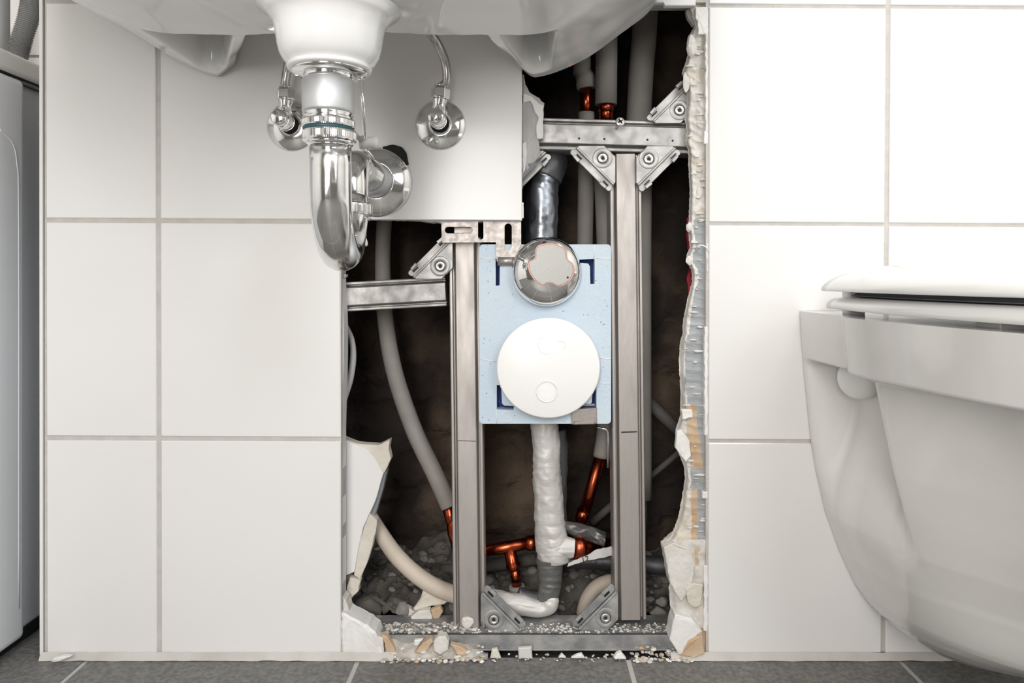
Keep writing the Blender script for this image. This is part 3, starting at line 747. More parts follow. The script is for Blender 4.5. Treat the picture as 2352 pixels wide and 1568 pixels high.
# upper row, behind the top rail
pipe('heating_pipe', 'grey-wrapped pipe ending in bare copper, leftmost above the top rail', 'pipe', [
    ('insulation', 'pipe_sleeve', [.0105, .0105, .0118, .0118, .0125, .0118], [(1338, 60, .10), (1338, 140, .10), (1337, 166, .10), (1341, 172, .10), (1344, 178, .10), (1347, 204, .10)], dict(wr=wrfn(.0012, 60, 1))),
    ('copper_pipe', 'copper', .0080, [(1346, 195, .10), (1347, 268, .10)], {}),
    ('lower_sleeve', 'pipe_sleeve', .0105, [(1347, 258, .10), (1346, 420, .105), (1343, 590, .11)], dict(sub=6))])
pipe('heating_pipe', 'printed grey-insulated pipe with bright copper end, in the middle above the top rail', 'pipe', [
    ('insulation', 'pipe_sleeve', .0138, [(1393, 20, .09), (1393, 120, .09), (1392, 241, .09)], {}),
    ('copper_pipe', 'copper', .0092, [(1392, 235, .09), (1392, 285, .09)], {}),
    ('copper_socket', 'copper', .0102, [(1392, 236, .09), (1392, 259, .09)], {}),
    ('lower_sleeve', 'pipe_sleeve', [.0125, .0125, .0135], [(1383, 330, .10), (1388, 440, .10), (1396, 600, .10)], dict(sub=6))])
b = MB()
marks = 'lines'
for i in range(11):
    y_ = 118+i*8; b.prism(pp([(1372.5, y_), (1376, y_), (1376, y_+4.5), (1372.5, y_+4.5)], .083), .0818, .0835)
mk = b.obj('printed_marking', 'ink', [o for o in bpy.data.objects if o.name == 'heating_pipe.001'][0])
pipe('heating_pipe', 'bare grey-insulated pipe, rightmost above the top rail, running down behind the right stud', 'pipe', [
    ('insulation', 'pipe_sleeve', .0160, [(1483, 25, .11), (1479, 90, .11), (1472, 180, .108), (1467, 290, .105), (1468, 420, .10), (1467, 700, .10), (1468, 1143, .10)], dict(sub=5)),
    ('copper_pipe', 'foil_dark', .009, [(1470, 1130, .10), (1471, 1240, .10)], {}),
    ('open_end', 'pipe_sleeve', .0135, [(1484, 28, .11), (1486, 6, .112)], {})])
# left curved pipe
pipe('heating_pipe', 'long grey-insulated pipe curving down left of the left stud', 'pipe', [
    ('insulation', 'pipe_sleeve', [.0098, .0100, .0104, .0108, .0110, .0110, .0108], [(884, 480, .12), (879, 600, .12), (884, 720, .115), (905, 850, .105), (950, 985, .095), (1000, 1090, .085), (1032, 1163, .08)], dict(sub=10)),
    ('copper_pipe', 'copper', .0078, [(1027, 1152, .08), (1044, 1222, .08)], {}),
    ('copper_socket', 'copper', [.0078, .0098, .0098, .0090, .0070], [(1040, 1190, .08), (1043, 1196, .08), (1045, 1222, .08), (1047, 1232, .08), (1050, 1262, .08)], {})])
# beige pipe at the lower left
pipe('waste_pipe', 'beige plastic pipe curving down to the foot of the left stud', 'pipe', [
    ('pipe_wall', 'pipe_beige', [.0090, .0094, .0100, .0102, .0104, .0106], [(835, 1160, .085), (868, 1215, .078), (910, 1275, .07), (960, 1322, .065), (1010, 1352, .062), (1075, 1374, .060)], dict(sub=10))])
pipe('cable', 'thin grey cable bowing out beside the left edge of the hole', 'cable', [
    ('sheath', 'cable_grey', [.0022, .0034, .0040, .0042, .0038, .0036], [(796, 748, .07), (808, 780, .064), (811, 820, .06), (804, 870, .055), (789, 920, .05), (770, 980, .05)], dict(sub=10))])
# copper between the studs
cp = thing('copper_pipe', P(1345, 1240, .09), 'slanting bare copper pipe with grey sleeve right of the insulated pipe', 'pipe')
b = MB(); b.tube([P(1392, 955, .09), P(1388, 1005, .09), P(1382, 1049, .09)], [.0098, .0105, .0112], 32, sub=4); b.obj('sleeve', 'pipe_sleeve', cp)
b = MB(); b.tube([P(1382, 1040, .09), P(1337, 1192, .09)], .0078, 32); b.obj('tube', 'copper', cp)
b = MB(); b.tube([P(1341, 1170, .09), P(1339, 1178, .09), P(1335, 1190, .09), P(1333, 1197, .09), P(1331, 1215, .09)], [.0080, .0096, .0096, .0080, .0060], 32); b.obj('fitting', 'copper', cp)
ct = thing('copper_pipe_tee', P(1185, 1350, .085), 'copper tee pipe between the left stud and the insulated pipe', 'pipe fitting')
b = MB(); b.tube([P(1085, 1268, .085), P(1160, 1257, .085), P(1238, 1242, .085)], .0078, 32); b.obj('run_pipe', 'copper', ct)
b = MB(); b.tube([P(1104, 1266, .085), P(1112, 1265, .085), P(1118, 1264, .085)], [.0092, .0096, .0080], 32); b.obj('tee_socket', 'copper', ct); b = MB(); b.tube([P(1208, 1248, .085), P(1214, 1247, .085), P(1240, 1243, .085)], [.0082, .0098, .0098], 32)
b.obj('tee_socket', 'copper', ct)
b = MB(); b.tube([P(1170, 1258, .085), P(1176, 1290, .085), P(1178, 1296, .085), P(1180, 1304, .085), P(1181, 1308, .085)], [.0082, .0080, .0094, .0094, .0070], 32); b.obj('branch', 'copper', ct)
b = MB(); b.tube([P(1180, 1300, .085), P(1188, 1350, .085)], .0062, 24); b.obj('branch_pipe', 'copper', ct)
b = MB(); b.tube([P(1187, 1344, .085), P(1189, 1364, .085)], [.0095, .0115], 20, wr=wrfn(.001, 200, 1)); b.obj('frayed_sleeve', 'pipe_sleeve', ct)
cf = thing('copper_pipe_fitting', P(1350, 1275, .07), 'stepped copper fitting poking out right of the insulated pipe', 'pipe fitting')
A = P(1312, 1258, .06); C = P(1400, 1250, .085); d = C-A
b = MB(); b.tube([A+d*t for t in (0, .10, .12, .22, .24, .28, .55, .56, .66, .67, .9, .92, 1.1)], [.0135, .0135, .0150, .0150, .0128, .0122, .0118, .0100, .0104, .0088, .0088, .0076, .0076], 40); b.obj('fitting_body', 'copper', cf)
# torn foil flap over the fitting
fl_ = thing('foil_flap', P(1345, 1250, .05), 'torn grey foil flap hanging over the copper fitting', 'foil')
b = MB()
def flap(u, v):
    top = [(1296, 1195), (1330, 1200), (1362, 1209), (1393, 1222)]; bot = [(1300, 1222), (1325, 1236), (1360, 1246), (1388, 1256)]
    i = min(2, int(u*3)); f = u*3-i
    t = (top[i][0]*(1-f)+top[i+1][0]*f, top[i][1]*(1-f)+top[i+1][1]*f); q = (bot[i][0]*(1-f)+bot[i+1][0]*f, bot[i][1]*(1-f)+bot[i+1][1]*f)
    x = t[0]*(1-v)+q[0]*v; y = t[1]*(1-v)+q[1]*v
    return P(x, y, .055-.012*math.sin(v*3.1)+.008*abs(math.sin(u*5+v*2))+.003*N(u, v, 0, 6))
b.grid(flap, 30, 14); o = b.obj('flap_sheet', 'tape_grey', fl_); md = o.modifiers.new('s', 'SOLIDIFY'); md.thickness = .0006
# printed tape strip
ts = thing('printed_strip', P(1355, 1290, .055), 'torn pale strip printed 12 below the copper fitting', 'label strip')
b = MB(); b.prism(rag([(1303, 1301), (1306, 1292), (1350, 1275), (1368, 1263), (1410, 1253), (1420, 1270), (1385, 1281), (1345, 1287)], .05, .8, 6, 5), .05, .0515); b.obj('strip', 'label_paper', ts)
cu = bpy.data.curves.new('number', 'FONT'); cu.body = '12'; cu.size = 14*S(.05)*1.3; cu.extrude = .0002; cu.materials.append(M['ink'])
tmp = bpy.data.objects.new('number_curve', cu); COL.objects.link(tmp); bpy.context.view_layer.update()
tme = bpy.data.meshes.new_from_object(tmp.evaluated_get(bpy.context.evaluated_depsgraph_get())); bpy.data.objects.remove(tmp)
to = bpy.data.objects.new('printed_number', tme); COL.objects.link(to); to.parent = ts; to.location = P(1336, 1291, .0485)-ORI[ts]; to.rotation_euler = (math.pi/2, math.radians(-10), 0)
# bent wire below the clip
pipe('bent_wire', 'thin bent metal wire hanging under the right end of the foam block', 'wire', [('wire', 'chrome_worn', .0013, [(1372, 980, .03), (1392, 986, .03), (1396, 992, .03), (1397, 1010, .03), (1396, 1074, .03)], {})])
# ring of beige sleeve at the bottom right
rg = thing('pipe_offcut', P(1385, 1395, .09), 'beige pipe bend lying behind the lower right bracket', 'pipe')
b = MB(); b.tube([P(1338, 1412, .092), P(1349, 1375, .092), P(1370, 1349, .092), P(1400, 1337, .092), P(1440, 1335, .092)], [.0085, .0092, .0095, .0098, .0098], 36, sub=8); b.obj('offcut_wall', 'pipe_beige', rg); b = MB(); b.tube([P(1362, 1412, .10), P(1372, 1380, .10), P(1400, 1362, .10), P(1440, 1360, .10)], .010, 24, sub=6); b.obj('inner_lining', 'black_rubber', rg)
# faint slanting pipes behind the right stud
pipe('slanting_pipe', 'dim slanting grey pipe right of the right stud, sloping down to the right', 'pipe', [('tube', 'dim_pipe', .0080, [(1470, 905, .15), (1580, 1010, .14)], {})])
pipe('slanting_pipe', 'dim thin grey pipe right of the right stud, rising to the right', 'pipe', [('tube', 'dim_pipe', .0040, [(1470, 1115, .15), (1575, 1025, .14)], {})])
pipe('slanting_pipe', 'dim dark pipe between the insulated pipe and right stud, rising to the right', 'pipe', [('tube', 'dim_pipe', .0050, [(1360, 1200, .15), (1440, 1130, .15)], {})])
pipe('floor_pipe', 'dark reddish pipe lying low behind the right stud', 'pipe', [('tube', 'foil_dark', .011, [(1290, 1285, .13), (1420, 1290, .13), (1560, 1302, .12)], dict(sub=4))])
pipe('floor_pipe', 'dusty dark pipe lying low behind the left stud', 'pipe', [('tube', 'rubble', .008, [(1010, 1310, .13), (1110, 1300, .13), (1230, 1283, .13)], dict(sub=4))])
# red board behind the broken edge
b = MB(); b.prism(rag([(1578, 500), (1620, 500), (1620, 760), (1583, 700), (1577, 640), (1587, 600), (1577, 540)], .045, 2, 14, 3), .045, .050)
setp(b.obj('red_panel', 'red_paint'), 'dark red panel just showing behind the broken right edge of the hole', 'panel')

# ------------------------------------------------------------------ broken board edges (parts of the wall)
EDGE = [(8, 1525), (14, 1578), (40, 1584), (62, 1594), (85, 1580), (105, 1576), (125, 1580), (150, 1572), (168, 1566), (200, 1577), (235, 1577), (270, 1572), (300, 1577), (330, 1574), (345, 1580), (400, 1582), (440, 1584), (505, 1582), (520, 1578), (540, 1582), (570, 1584), (585, 1577), (603, 1578), (620, 1588), (645, 1590), (680, 1580), (700, 1576), (740, 1568), (765, 1568), (785, 1562), (830, 1559), (870, 1561), (900, 1563), (955, 1562), (985, 1552), (1000, 1551), (1025, 1553), (1050, 1562), (1070, 1571), (1100, 1573), (1120, 1570), (1160, 1563), (1190, 1557), (1215, 1548), (1232, 1540), (1246, 1523), (1254, 1521), (1290, 1530), (1340, 1540), (1345, 1536), (1380, 1538), (1420, 1544), (1450, 1534), (1470, 1533), (1485, 1542), (1492, 1548), (1502, 1556)]
def zone(x, y):
    "material of the exposed board: 0 cream plaster, 1 white plaster, 2 grey-blue paper, 3 brown paper"
    if y < 470: return 1 if N(x*.02, y*.02, 0) > -.25 else 0
    n = N(x*.03, y*.02, 2)
    if 930 < y < 1075:
        c0 = 1572+.10*(y-930); 
        if c0+6*n < x < c0+26+8*n: return 3
        if x <= c0: return 1
        return 2
    if 1120 < y < 1240:
        if 1588+6*n < x < 1602+6*n: return 3
        return 0 if x < 1590 else 2
    if 500 < y <= 930 or 1075 <= y <= 1120: return 2 if x > interp(EDGE, y)+14+6*n else 1
    if 1255 < y < 1300 and 1596 < x < 1606: return 3
    if y > 1440 and x > 1575+.3*(1500-y): return 3
    if 1335 < y < 1400 and 1572 < x < 1612: return 0
    return 1 if N(x*.04, y*.025, 9) > -.2 else 0
b = MB()
NV, NU = 420, 22
def xr_(y): return 1621.5
def depth_at(x, y, u):
    ridge = 0
    if y < 520: 
        q = (y+10*N(x*.02, y*.01, 0)-.55*(x-1600))/17.0; f = q-math.floor(q); ridge = .0026*(f**2)*max(0, .35+1.3*N(x*.02, y*.012, 6)) if u > .12 else 0
        ridge += .0030*N(x*.05, y*.035, 3)+.001*N(x*.15, y*.12, 3)
    elif y < 1180 and u > .2:
        q = (y+5*N(x*.03, y*.02, 0)-.12*(x-1600))/21.0; f = q-math.floor(q); ridge = .0022*math.exp(-((f-.5)/.12)**2)*(.5+abs(N(y*.013, 1, 0))*1.6)
    else: ridge = .004*N(x*.035, y*.022, 5)+.0015*N(x*.1, y*.08, 6)
    lump = .004*N(x*.03, y*.015, 8)
    d = .0085-ridge-lump*.5
    d += .010*(1-sstep(0, .22, u))          # broken edge leans back
    if y > 1230: d += -.004
    return max(.0015, d)
def face(u, v):
    y = 8+1494*v; xl = interp(EDGE, y)+2.0*N(y*.11, 0, 1)+1.2*N(y*.4, 0, 4); x = xl+(xr_(y)-xl)*u
    return P(x, y, depth_at(x, y, u))
def fm(u, v):
    y = 8+1494*v; xl = interp(EDGE, y); return zone(xl+(xr_(y)-xl)*u, y)
b.grid(face, NU, NV, mfn=fm)
def back(u, v):
    y = 8+1494*v; xl = interp(EDGE, y)+2.0*N(y*.11, 0, 1)+1.2*N(y*.4, 0, 4); x = xl+6*u
    p = face(0, v); q = P(xl+3+2*N(y*.07, 3, 3), y, .031)
    return Vector((p.x+(q.x-p.x)*u+.0012*N(y*.1, u*3, 7)*u, p.y+(.031-p.y)*u, p.z))
b.grid(back, 6, NV, 1)
b.grid(lambda u, v: Vector((back(1, v).x+(P(1622, 0, 0).x-back(1, v).x)*u, .031, face(0, v).z)), 1, NV, 0)
b.obj('broken_plasterboard', ['plaster_cream', 'plaster', 'board_paper', 'brown_paper'], wall, label='ragged broken plasterboard edge')
# thin tile and adhesive remains along the right tile edge
b = MB()
rr = random.Random(5)
for (y0, y1, w_) in ((20, 78, 22), (78, 300, 5), (300, 330, 8), (750, 1000, 7), (1130, 1145, 12), (1300, 1450, 9), (560, 640, 3)):
    pts = rag([(1626-w_, y0), (1626, y0), (1626, y1), (1626-w_, y1)], 0, 1.2, 9, y0)
    b.prism(pts, .0008, .0080, bev=.0005)
b.prism(rag([(1598, 16), (1626, 16), (1626, 82), (1616, 75), (1610, 55), (1598, 42)], 0, .8, 9, 3), .0005, .008, bev=.0006)
b.obj('tile_remnant', 'plaster_white', wall)
b = MB()
for i in range(70):
    y = rr.uniform(90, 1240); x = rr.uniform(interp(EDGE, y)+8, 1618)
    b.chunk(P(x, y, .006), rr.uniform(.0012, .0035), rr.uniform(1, 2.4), .5, rr.uniform(.3, .7), rot=Matrix.Rotation(rr.uniform(-.3, .3), 3, 'Y'))
for px, py, r_, sx_, sz_ in ((1590, 105, .010, .8, 1.5), (1604, 95, .006, .7, 1.8), (1576, 190, .006, .7, 2.2), (1608, 440, .006, .8, 1.2), (1582, 521, .005, 1, 1.2), (1583, 598, .0045, 1, 1.3)):
    b.chunk(P(px, py, .008), r_, sx_, .45, sz_, mi=0)
b.obj('adhesive_lump', 'plaster', wall, kind='stuff')
# jutting scraps on the right edge
for pts, mt, y0, y1, sd in (([(1553, 990), (1563, 985), (1582, 1010), (1585, 1045), (1574, 1060), (1551, 1028)], 'plaster_white', -.001, .006, 2),
                            ([(1564, 940), (1588, 940), (1590, 958), (1566, 962)], 'plaster_white', .001, .008, 4),
                            ([(1521, 1250), (1545, 1238), (1580, 1255), (1592, 1290), (1584, 1345), (1560, 1372), (1545, 1350), (1535, 1330)], 'plaster', -.002, .02, 6),
                            ([(1545, 1400), (1585, 1410), (1608, 1440), (1590, 1480), (1555, 1492), (1533, 1455)], 'plaster_white', -.004, .02, 7),
                            ([(1560, 1500), (1578, 1465), (1610, 1445), (1617, 1495), (1590, 1505)], 'brown_paper', -.005, .006, 8),
                            ([(1572, 1350), (1590, 1335), (1613, 1340), (1608, 1385), (1595, 1392), (1578, 1380)], 'plaster_cream', -.003, .008, 9),
                            ([(1575, 25), (1597, 20), (1598, 60), (1590, 60), (1580, 45)], 'board_grey', .012, .02, 10)):
    b = MB(); b.prism(rag(pts, (y0+y1)/2, 1.2, 8, sd), y0, y1, bev=.0009)
    for v in b.v: v.y += .0022*N(v.x, v.z, sd, 60)
    b.obj('plaster_scrap', mt, wall)
# curled thread of sealant on the right edge
b = MB(); b.tube([P(1602, 575, .005), P(1601, 567, -.002), P(1612, 563, -.005), P(1622, 568, -.005), P(1628, 577, -.002)], .0008, 8, sub=5); b.obj('sealant_thread', 'plaster_white', wall)

# board remains right of the upper left tile
b = MB(); b.prism(rag([(1196, 172), (1203, 172), (1207, 195), (1215, 212), (1232, 222), (1250, 238), (1249, 270), (1247, 300), (1247, 318), (1236, 322), (1240, 345), (1240, 362), (1222, 378), (1203, 408), (1196, 410)], .012, 1.3, 7, 1), .009, .031, bev=.001)
for v in b.v: v.y += .0018*N(v.x, v.z, 1, 80)
b.obj('broken_plasterboard', 'board_grey', wall, label='broken grey board chunk with white torn edge')
b = MB(); b.prism(rag([(1201, 215), (1218, 220), (1236, 236), (1248, 242), (1247, 318), (1232, 318), (1231, 290), (1236, 270), (1228, 258), (1217, 232), (1201, 236)], .008, 1.4, 6, 2), .0065, .0095, bev=.0008)
b.prism(rag([(1199, 330), (1208, 325), (1210, 345), (1206, 390), (1199, 405)], .008, 1.0, 6, 3), .0065, .0095, bev=.0008)
b.obj('torn_plaster', 'plaster_white', wall)
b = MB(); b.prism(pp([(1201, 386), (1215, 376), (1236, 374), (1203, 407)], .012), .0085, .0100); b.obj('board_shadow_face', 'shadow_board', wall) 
b = MB(); b.prism(rag([(1195, 462), (1203, 466), (1203, 500), (1195, 503)], .003, .6, 6, 6), .0012, .008, bev=.0005); b.obj('tile_remnant', 'plaster_white', wall)
# broken strip under the upper left tile, rim of the hole on the left
b = MB(); b.prism(rag([(790, 499), (1196, 499), (1196, 505), (1140, 507), (1080, 510), (1020, 512), (985, 510), (960, 506), (900, 504), (790, 503)], .012, 1.2, 7, 8), .008, .031, bev=.0008)
b.obj('broken_plasterboard', 'plaster', wall, label='crumbling board rim under the tile')
b = MB(); b.prism(rag([(776, 625), (786, 640), (789, 700), (791, 760), (790, 850), (787, 950), (786, 1020), (786, 1440), (776, 1440)], .012, .35, 30, 9), .008, .031, bev=.0006)
b.obj('broken_plasterboard', 'plaster_white', wall, label='thin white board rim along the left side of the hole')
b = MB(); b.prism(rag([(786, 628), (800, 630), (798, 636), (787, 642)], .03, .8, 5, 9), .02, .03); b.obj('plaster_scrap', 'plaster', wall)
# plaster lump at the bottom left
b = MB()
lob = [(785, 1405), (800, 1408), (825, 1420), (848, 1432), (868, 1452), (871, 1470), (885, 1500), (786, 1503)]
b.prism(rag(lob, .004, 1.8, 7, 12), -.001, .03, bev=.0025)
for v in b.v: v.y += .003*N(v.x, v.z, 4, 45)
b.obj('plaster_lump', 'plaster_white', wall, label='cream white plaster lump at the lower left corner')
b = MB(); b.prism(rag([(786, 1370), (795, 1378), (803, 1405), (800, 1412), (786, 1412)], .01, 1.2, 6, 13), .009, .028, bev=.001); b.obj('plaster_scrap', 'plaster', wall)
b = MB(); b.prism(rag([(876, 1455), (890, 1458), (903, 1480), (912, 1500), (886, 1500), (884, 1475)], .004, 1, 6, 14), .001, .010, bev=.001); b.obj('torn_paper', 'brown_paper', wall)
b = MB(); b.prism(rag([(866, 1458), (880, 1462), (884, 1500), (868, 1502)], .004, 1, 6, 15), .0, .012, bev=.001); b.obj('plaster_scrap', 'plaster', wall)

# ------------------------------------------------------------------ loose broken things inside the hole
sh = thing('broken_board_piece', P(820, 1320, .04), 'pale broken plasterboard piece leaning at the lower left of the hole', 'broken board')
def lean(pts, y0, y1, mt, nm, am=.8, sd=1, slope=.00018, xs=0.0, bev=.0006):
    b = MB(); b.prism(rag(pts, (y0+y1)/2, am, 9, sd), y0, y1, bev=bev)
    for v in b.v: v.y += (v.x-P(785, 0, .05).x)*xs
    return b.obj(nm, mt, sh)
lean([(790, 1006), (792, 1008), (843, 1030), (862, 1055), (880, 1087), (862, 1150), (835, 1210), (824, 1260), (815, 1311), (790, 1320)], .034, .046, 'tile', 'glazed_face', .4, 1, xs=.15)
lean([(791, 1003), (800, 1008), (822, 1017), (845, 1020), (868, 1022), (895, 1011), (892, 1030), (897, 1055), (888, 1075), (881, 1088), (862, 1055), (843, 1030), (790, 1009)], .036, .050, 'plaster_cream', 'torn_edge', 1.0, 2, xs=.15)
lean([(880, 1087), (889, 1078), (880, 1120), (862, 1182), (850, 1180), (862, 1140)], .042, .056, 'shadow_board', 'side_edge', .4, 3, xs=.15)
lean([(849, 1180), (866, 1195), (862, 1225), (850, 1270), (840, 1300), (828, 1328), (814, 1318), (822, 1265), (836, 1210)], .036, .048, 'plaster_cream', 'broken_side', 1.0, 4, xs=.15)
sh2 = thing('broken_board_piece', P(805, 1370, .04), 'small split board fragment below the pale leaning piece', 'broken board')
b = MB(); b.prism(rag([(806, 1322), (830, 1328), (826, 1352), (808, 1372), (792, 1366)], .04, 1.2, 7, 21), .034, .044, bev=.0008); b.obj('fragment_face', 'plaster_cream', sh2)
b = MB(); b.prism(rag([(780, 1328), (808, 1318), (800, 1345), (790, 1370), (780, 1375)], .045, .8, 7, 22), .046, .055, bev=.0008); b.obj('fragment_back', 'board_grey', sh2)

# rubble heap: a bed of loose grains plus single stones
b = MB()
def heap(u, v):
    x = -.30+.62*u; y = .062+.125*v
    h = .022+.035*v+.018*N(x, y, 0, 16)+.011*N(x, y, 4, 45)+.006*N(x, y, 9, 110)+.020*math.exp(-((x+.12)/.07)**2)*v-.035*math.exp(-((x-.04)/.06)**2)*(1-v)
    return Vector((x, y, max(.004, h)))
b.grid(heap, 240, 60); b.box((-.30, .062, .001), (.32, .19, .006))
heap_mb = b
def stone(px, py, y, r, sx, sy, sz, mt, label, grp, seed, name='stone', cat='rubble piece'):
    b = MB(); b.chunk(P(px, py, y), r, sx, sy, sz, seed=seed)
    return setp(b.obj(name, mt), label, cat, grp)
G = 'broken pieces lying in the hole'
stone(838, 1418, .055, .0085, 1, .9, .85, 'stone', 'round grey stone nearest the plaster lump', G, 1.1)
stone(868, 1423, .055, .0085, 1.15, .8, .7, 'stone', 'lighter grey pebble right of the round grey stone', G, 2.3)
stone(886, 1397, .066, .0085, 1, .9, .85, 'rubble', 'small dark stone above the lighter pebble', G, 3.7)
stone(850, 1398, .070, .0200, 1.3, .9, .85, 'rubble', 'big dark grey rubble stone left of the pebbles', G, 4.2)
stone(912, 1385, .080, .0150, 1.2, .8, .8, 'rubble', 'dark rubble stone under the beige pipe', G, 5.9)
stone(922, 1400, .062, .0110, 1, .8, 1.0, 'stone', 'beige-grey stone between the pebbles and the white slab', G, 6.6)
def slabpiece(pts, y0, y1, mt, label, sd, name='board_fragment', am=1.0):
    b = MB(); b.prism(rag(pts, (y0+y1)/2, am, 8, sd), y0, y1, bev=.0012)
    for v in b.v: v.y += .0015*N(v.x, v.z, sd, 70)
    return setp(b.obj(name, mt), label, 'rubble piece', G)
slabpiece([(975, 1348), (990, 1363), (1035, 1378), (1020, 1385), (985, 1390), (955, 1400), (950, 1395), (965, 1375)], .058, .066, 'plaster_cream', 'beige curved board fragment under the beige pipe', 31)
slabpiece([(945, 1412), (960, 1400), (988, 1396), (998, 1430), (948, 1430)], .050, .060, 'plaster', 'pale rounded board slab standing on the floor track', 32)
slabpiece([(990, 1398), (1012, 1390), (1018, 1402), (1008, 1418), (998, 1428)], .052, .060, 'brown_paper', 'brown paper scrap beside the pale rounded slab', 33)
slabpiece([(912, 1420), (915, 1395), (930, 1390), (955, 1400), (948, 1412), (940, 1428)], .060, .070, 'plaster_cream', 'crumbly beige slab left of the pale rounded slab', 34)
slabpiece([(940, 1372), (952, 1350), (962, 1356), (968, 1376)], .090, .096, 'stone', 'small grey triangular shard under the beige pipe', 35)
slabpiece([(1490, 1402), (1512, 1382), (1535, 1400), (1530, 1418), (1508, 1426)], .070, .085, 'stone', 'grey block at the foot of the right stud', 36)
slabpiece([(1352, 1400), (1375, 1392), (1385, 1406), (1370, 1420), (1350, 1415)], .12, .13, 'rubble', 'dark fragment behind the lower right bracket', 37)
slabpiece([(850, 1372), (862, 1368), (905, 1398), (899, 1402)], .062, .066, 'rubble', 'dark splinter over the big dark stone', 38, am=.5)
slabpiece([(997, 1468), (1008, 1457), (1025, 1457), (1032, 1470), (1030, 1488), (1012, 1498), (998, 1490)], -.002, .010, 'plaster', 'pale cubic plaster lump in front of the floor track', 39, am=.7)
slabpiece([(952, 1468), (972, 1466), (960, 1482), (952, 1480)], .001, .006, 'plaster_white', 'white flake left of the pale cubic lump', 40, am=.7)
slabpiece([(953, 1494), (972, 1472), (990, 1462), (996, 1470), (985, 1486), (975, 1496)], .000, .010, 'brown_paper', 'torn brown paper left of the pale cubic lump', 41)
slabpiece([(1035, 1476), (1052, 1480), (1075, 1492), (1070, 1502), (1050, 1500)], .000, .008, 'brown_paper', 'torn brown paper right of the pale cubic lump', 42)
slabpiece([(1190, 1486), (1221, 1484), (1223, 1511), (1191, 1511)], -.004, .001, 'label_paper', 'square pale plastic spacer in front of the floor track', 43, 'tile_spacer', .3)
slabpiece([(1130, 1490), (1142, 1488), (1151, 1510), (1126, 1510)], -.004, .001, 'plaster_cream', 'beige flake left of the square pale spacer', 44, am=.6)
slabpiece([(1283, 1509), (1290, 1500), (1300, 1510)], -.006, -.001, 'plaster_white', 'small white chip right of the square spacer', 45, am=.4)
slabpiece([(1312, 1509), (1325, 1501), (1336, 1499), (1343, 1510)], -.006, -.001, 'plaster_white', 'low white chip between the small chip and pointed chip', 46, am=.4)
slabpiece([(1410, 1508), (1416, 1500), (1426, 1496), (1438, 1511), (1411, 1511)], -.008, -.001, 'plaster_white', 'pointed white chip at the floor grout line', 47, am=.5)
slabpiece([(120, 1518), (125, 1509), (145, 1505), (165, 1505), (150, 1513), (140, 1517)], -.014, -.008, 'plaster_white', 'flat white plaster flake on the floor at the left corner', 48, am=.6)
for i, (px, py, s_) in enumerate([(930, 1492, 7), (945, 1500, 5), (922, 1500, 6), (1000, 1505, 5), (1022, 1500, 6), (940, 1486, 5)]):
    pass
# scattered grains on the track and on the floor edge
b = MB(); rr = random.Random(11)
for i in range(620):
    px = rr.uniform(880, 1545); 
    k_ = rr.random()
    if px < 1090 and k_ < .7: y = rr.uniform(.004, .036); base = P(0, 1455, .012).z if y > .012 else .003
    else: y = rr.uniform(.013, .037); base = P(0, 1455, .012).z
    if px > 1100 and k_ > .85: y = rr.uniform(-.008, .008); base = .001
    X = P(px, 0, y).x; r_ = rr.choice([.0008, .0012, .0016, .0024, .003]) if px < 1090 else rr.choice([.0008, .0010, .0014, .0018])
    b.chunk((X, y, base+r_*.4), r_, rr.uniform(.8, 1.5), 1, rr.uniform(.5, .9), mi=rr.choice([0, 0, 0, 1]), seed=rr.uniform(0, 99))
for i in range(260):
    px = rr.choice([rr.uniform(880, 1110), rr.uniform(1450, 1600)]); y = rr.uniform(-.010, .010); z = .001+rr.random()**2*.012*(1 if y > 0 else .2); r_ = rr.choice([.001, .0015, .0022, .003])
    b.chunk((P(px, 0, y).x, y, z), r_, 1.2, 1, .7, mi=rr.choice([0, 0, 1, 2]), seed=rr.uniform(0, 99))
setp(b.obj('plaster_crumbs', ['debris', 'plaster_white', 'brown_paper']), 'pale plaster crumbs scattered along the floor track', 'rubble', kind='stuff')
b = MB()
def bank(u, v):
    x = P(885, 0, 0).x+(P(1120, 0, 0).x-P(885, 0, 0).x)*u; y = -.004+.018*v
    h = .0015+(.020*sstep(0, 1, v))*(1-sstep(.72, 1, u+.1*N(u*9, 0, 0)))*(.55+.5*abs(N(x, y, 0, 40)))+.003*N(x, y, 3, 120)*(.3+v)
    return Vector((x, y, max(.0004, h)))
b.grid(bank, 120, 14); setp(b.obj('plaster_dust_bank', 'debris'), 'bank of pale plaster dust in front of the left part of the floor track', 'rubble', kind='stuff')
b = heap_mb; rr = random.Random(21)
for i in range(520):
    x = rr.uniform(-.24, .26); y = rr.uniform(.065, .17); v = (y-.062)/.125
    h = .022+.035*v+.018*N(x, y, 0, 16)+.011*N(x, y, 4, 45)+.020*math.exp(-((x+.12)/.07)**2)*v-.035*math.exp(-((x-.04)/.06)**2)*(1-v)
    b.chunk((x, y, max(.006, h)), rr.choice([.002, .003, .004, .006, .008]), 1.1, 1, .8, mi=rr.choice([0, 0, 1]), seed=rr.uniform(0, 99))
setp(b.obj('rubble_heap', ['rubble', 'stone']), 'dark heap of crumbled mortar and gravel on the cavity floor', 'rubble', kind='stuff')

# ------------------------------------------------------------------ toilet
TC = .505
tl = thing('toilet', (TC, -.25, .05), 'white wall-hung toilet at the right with its lid closed', 'toilet')
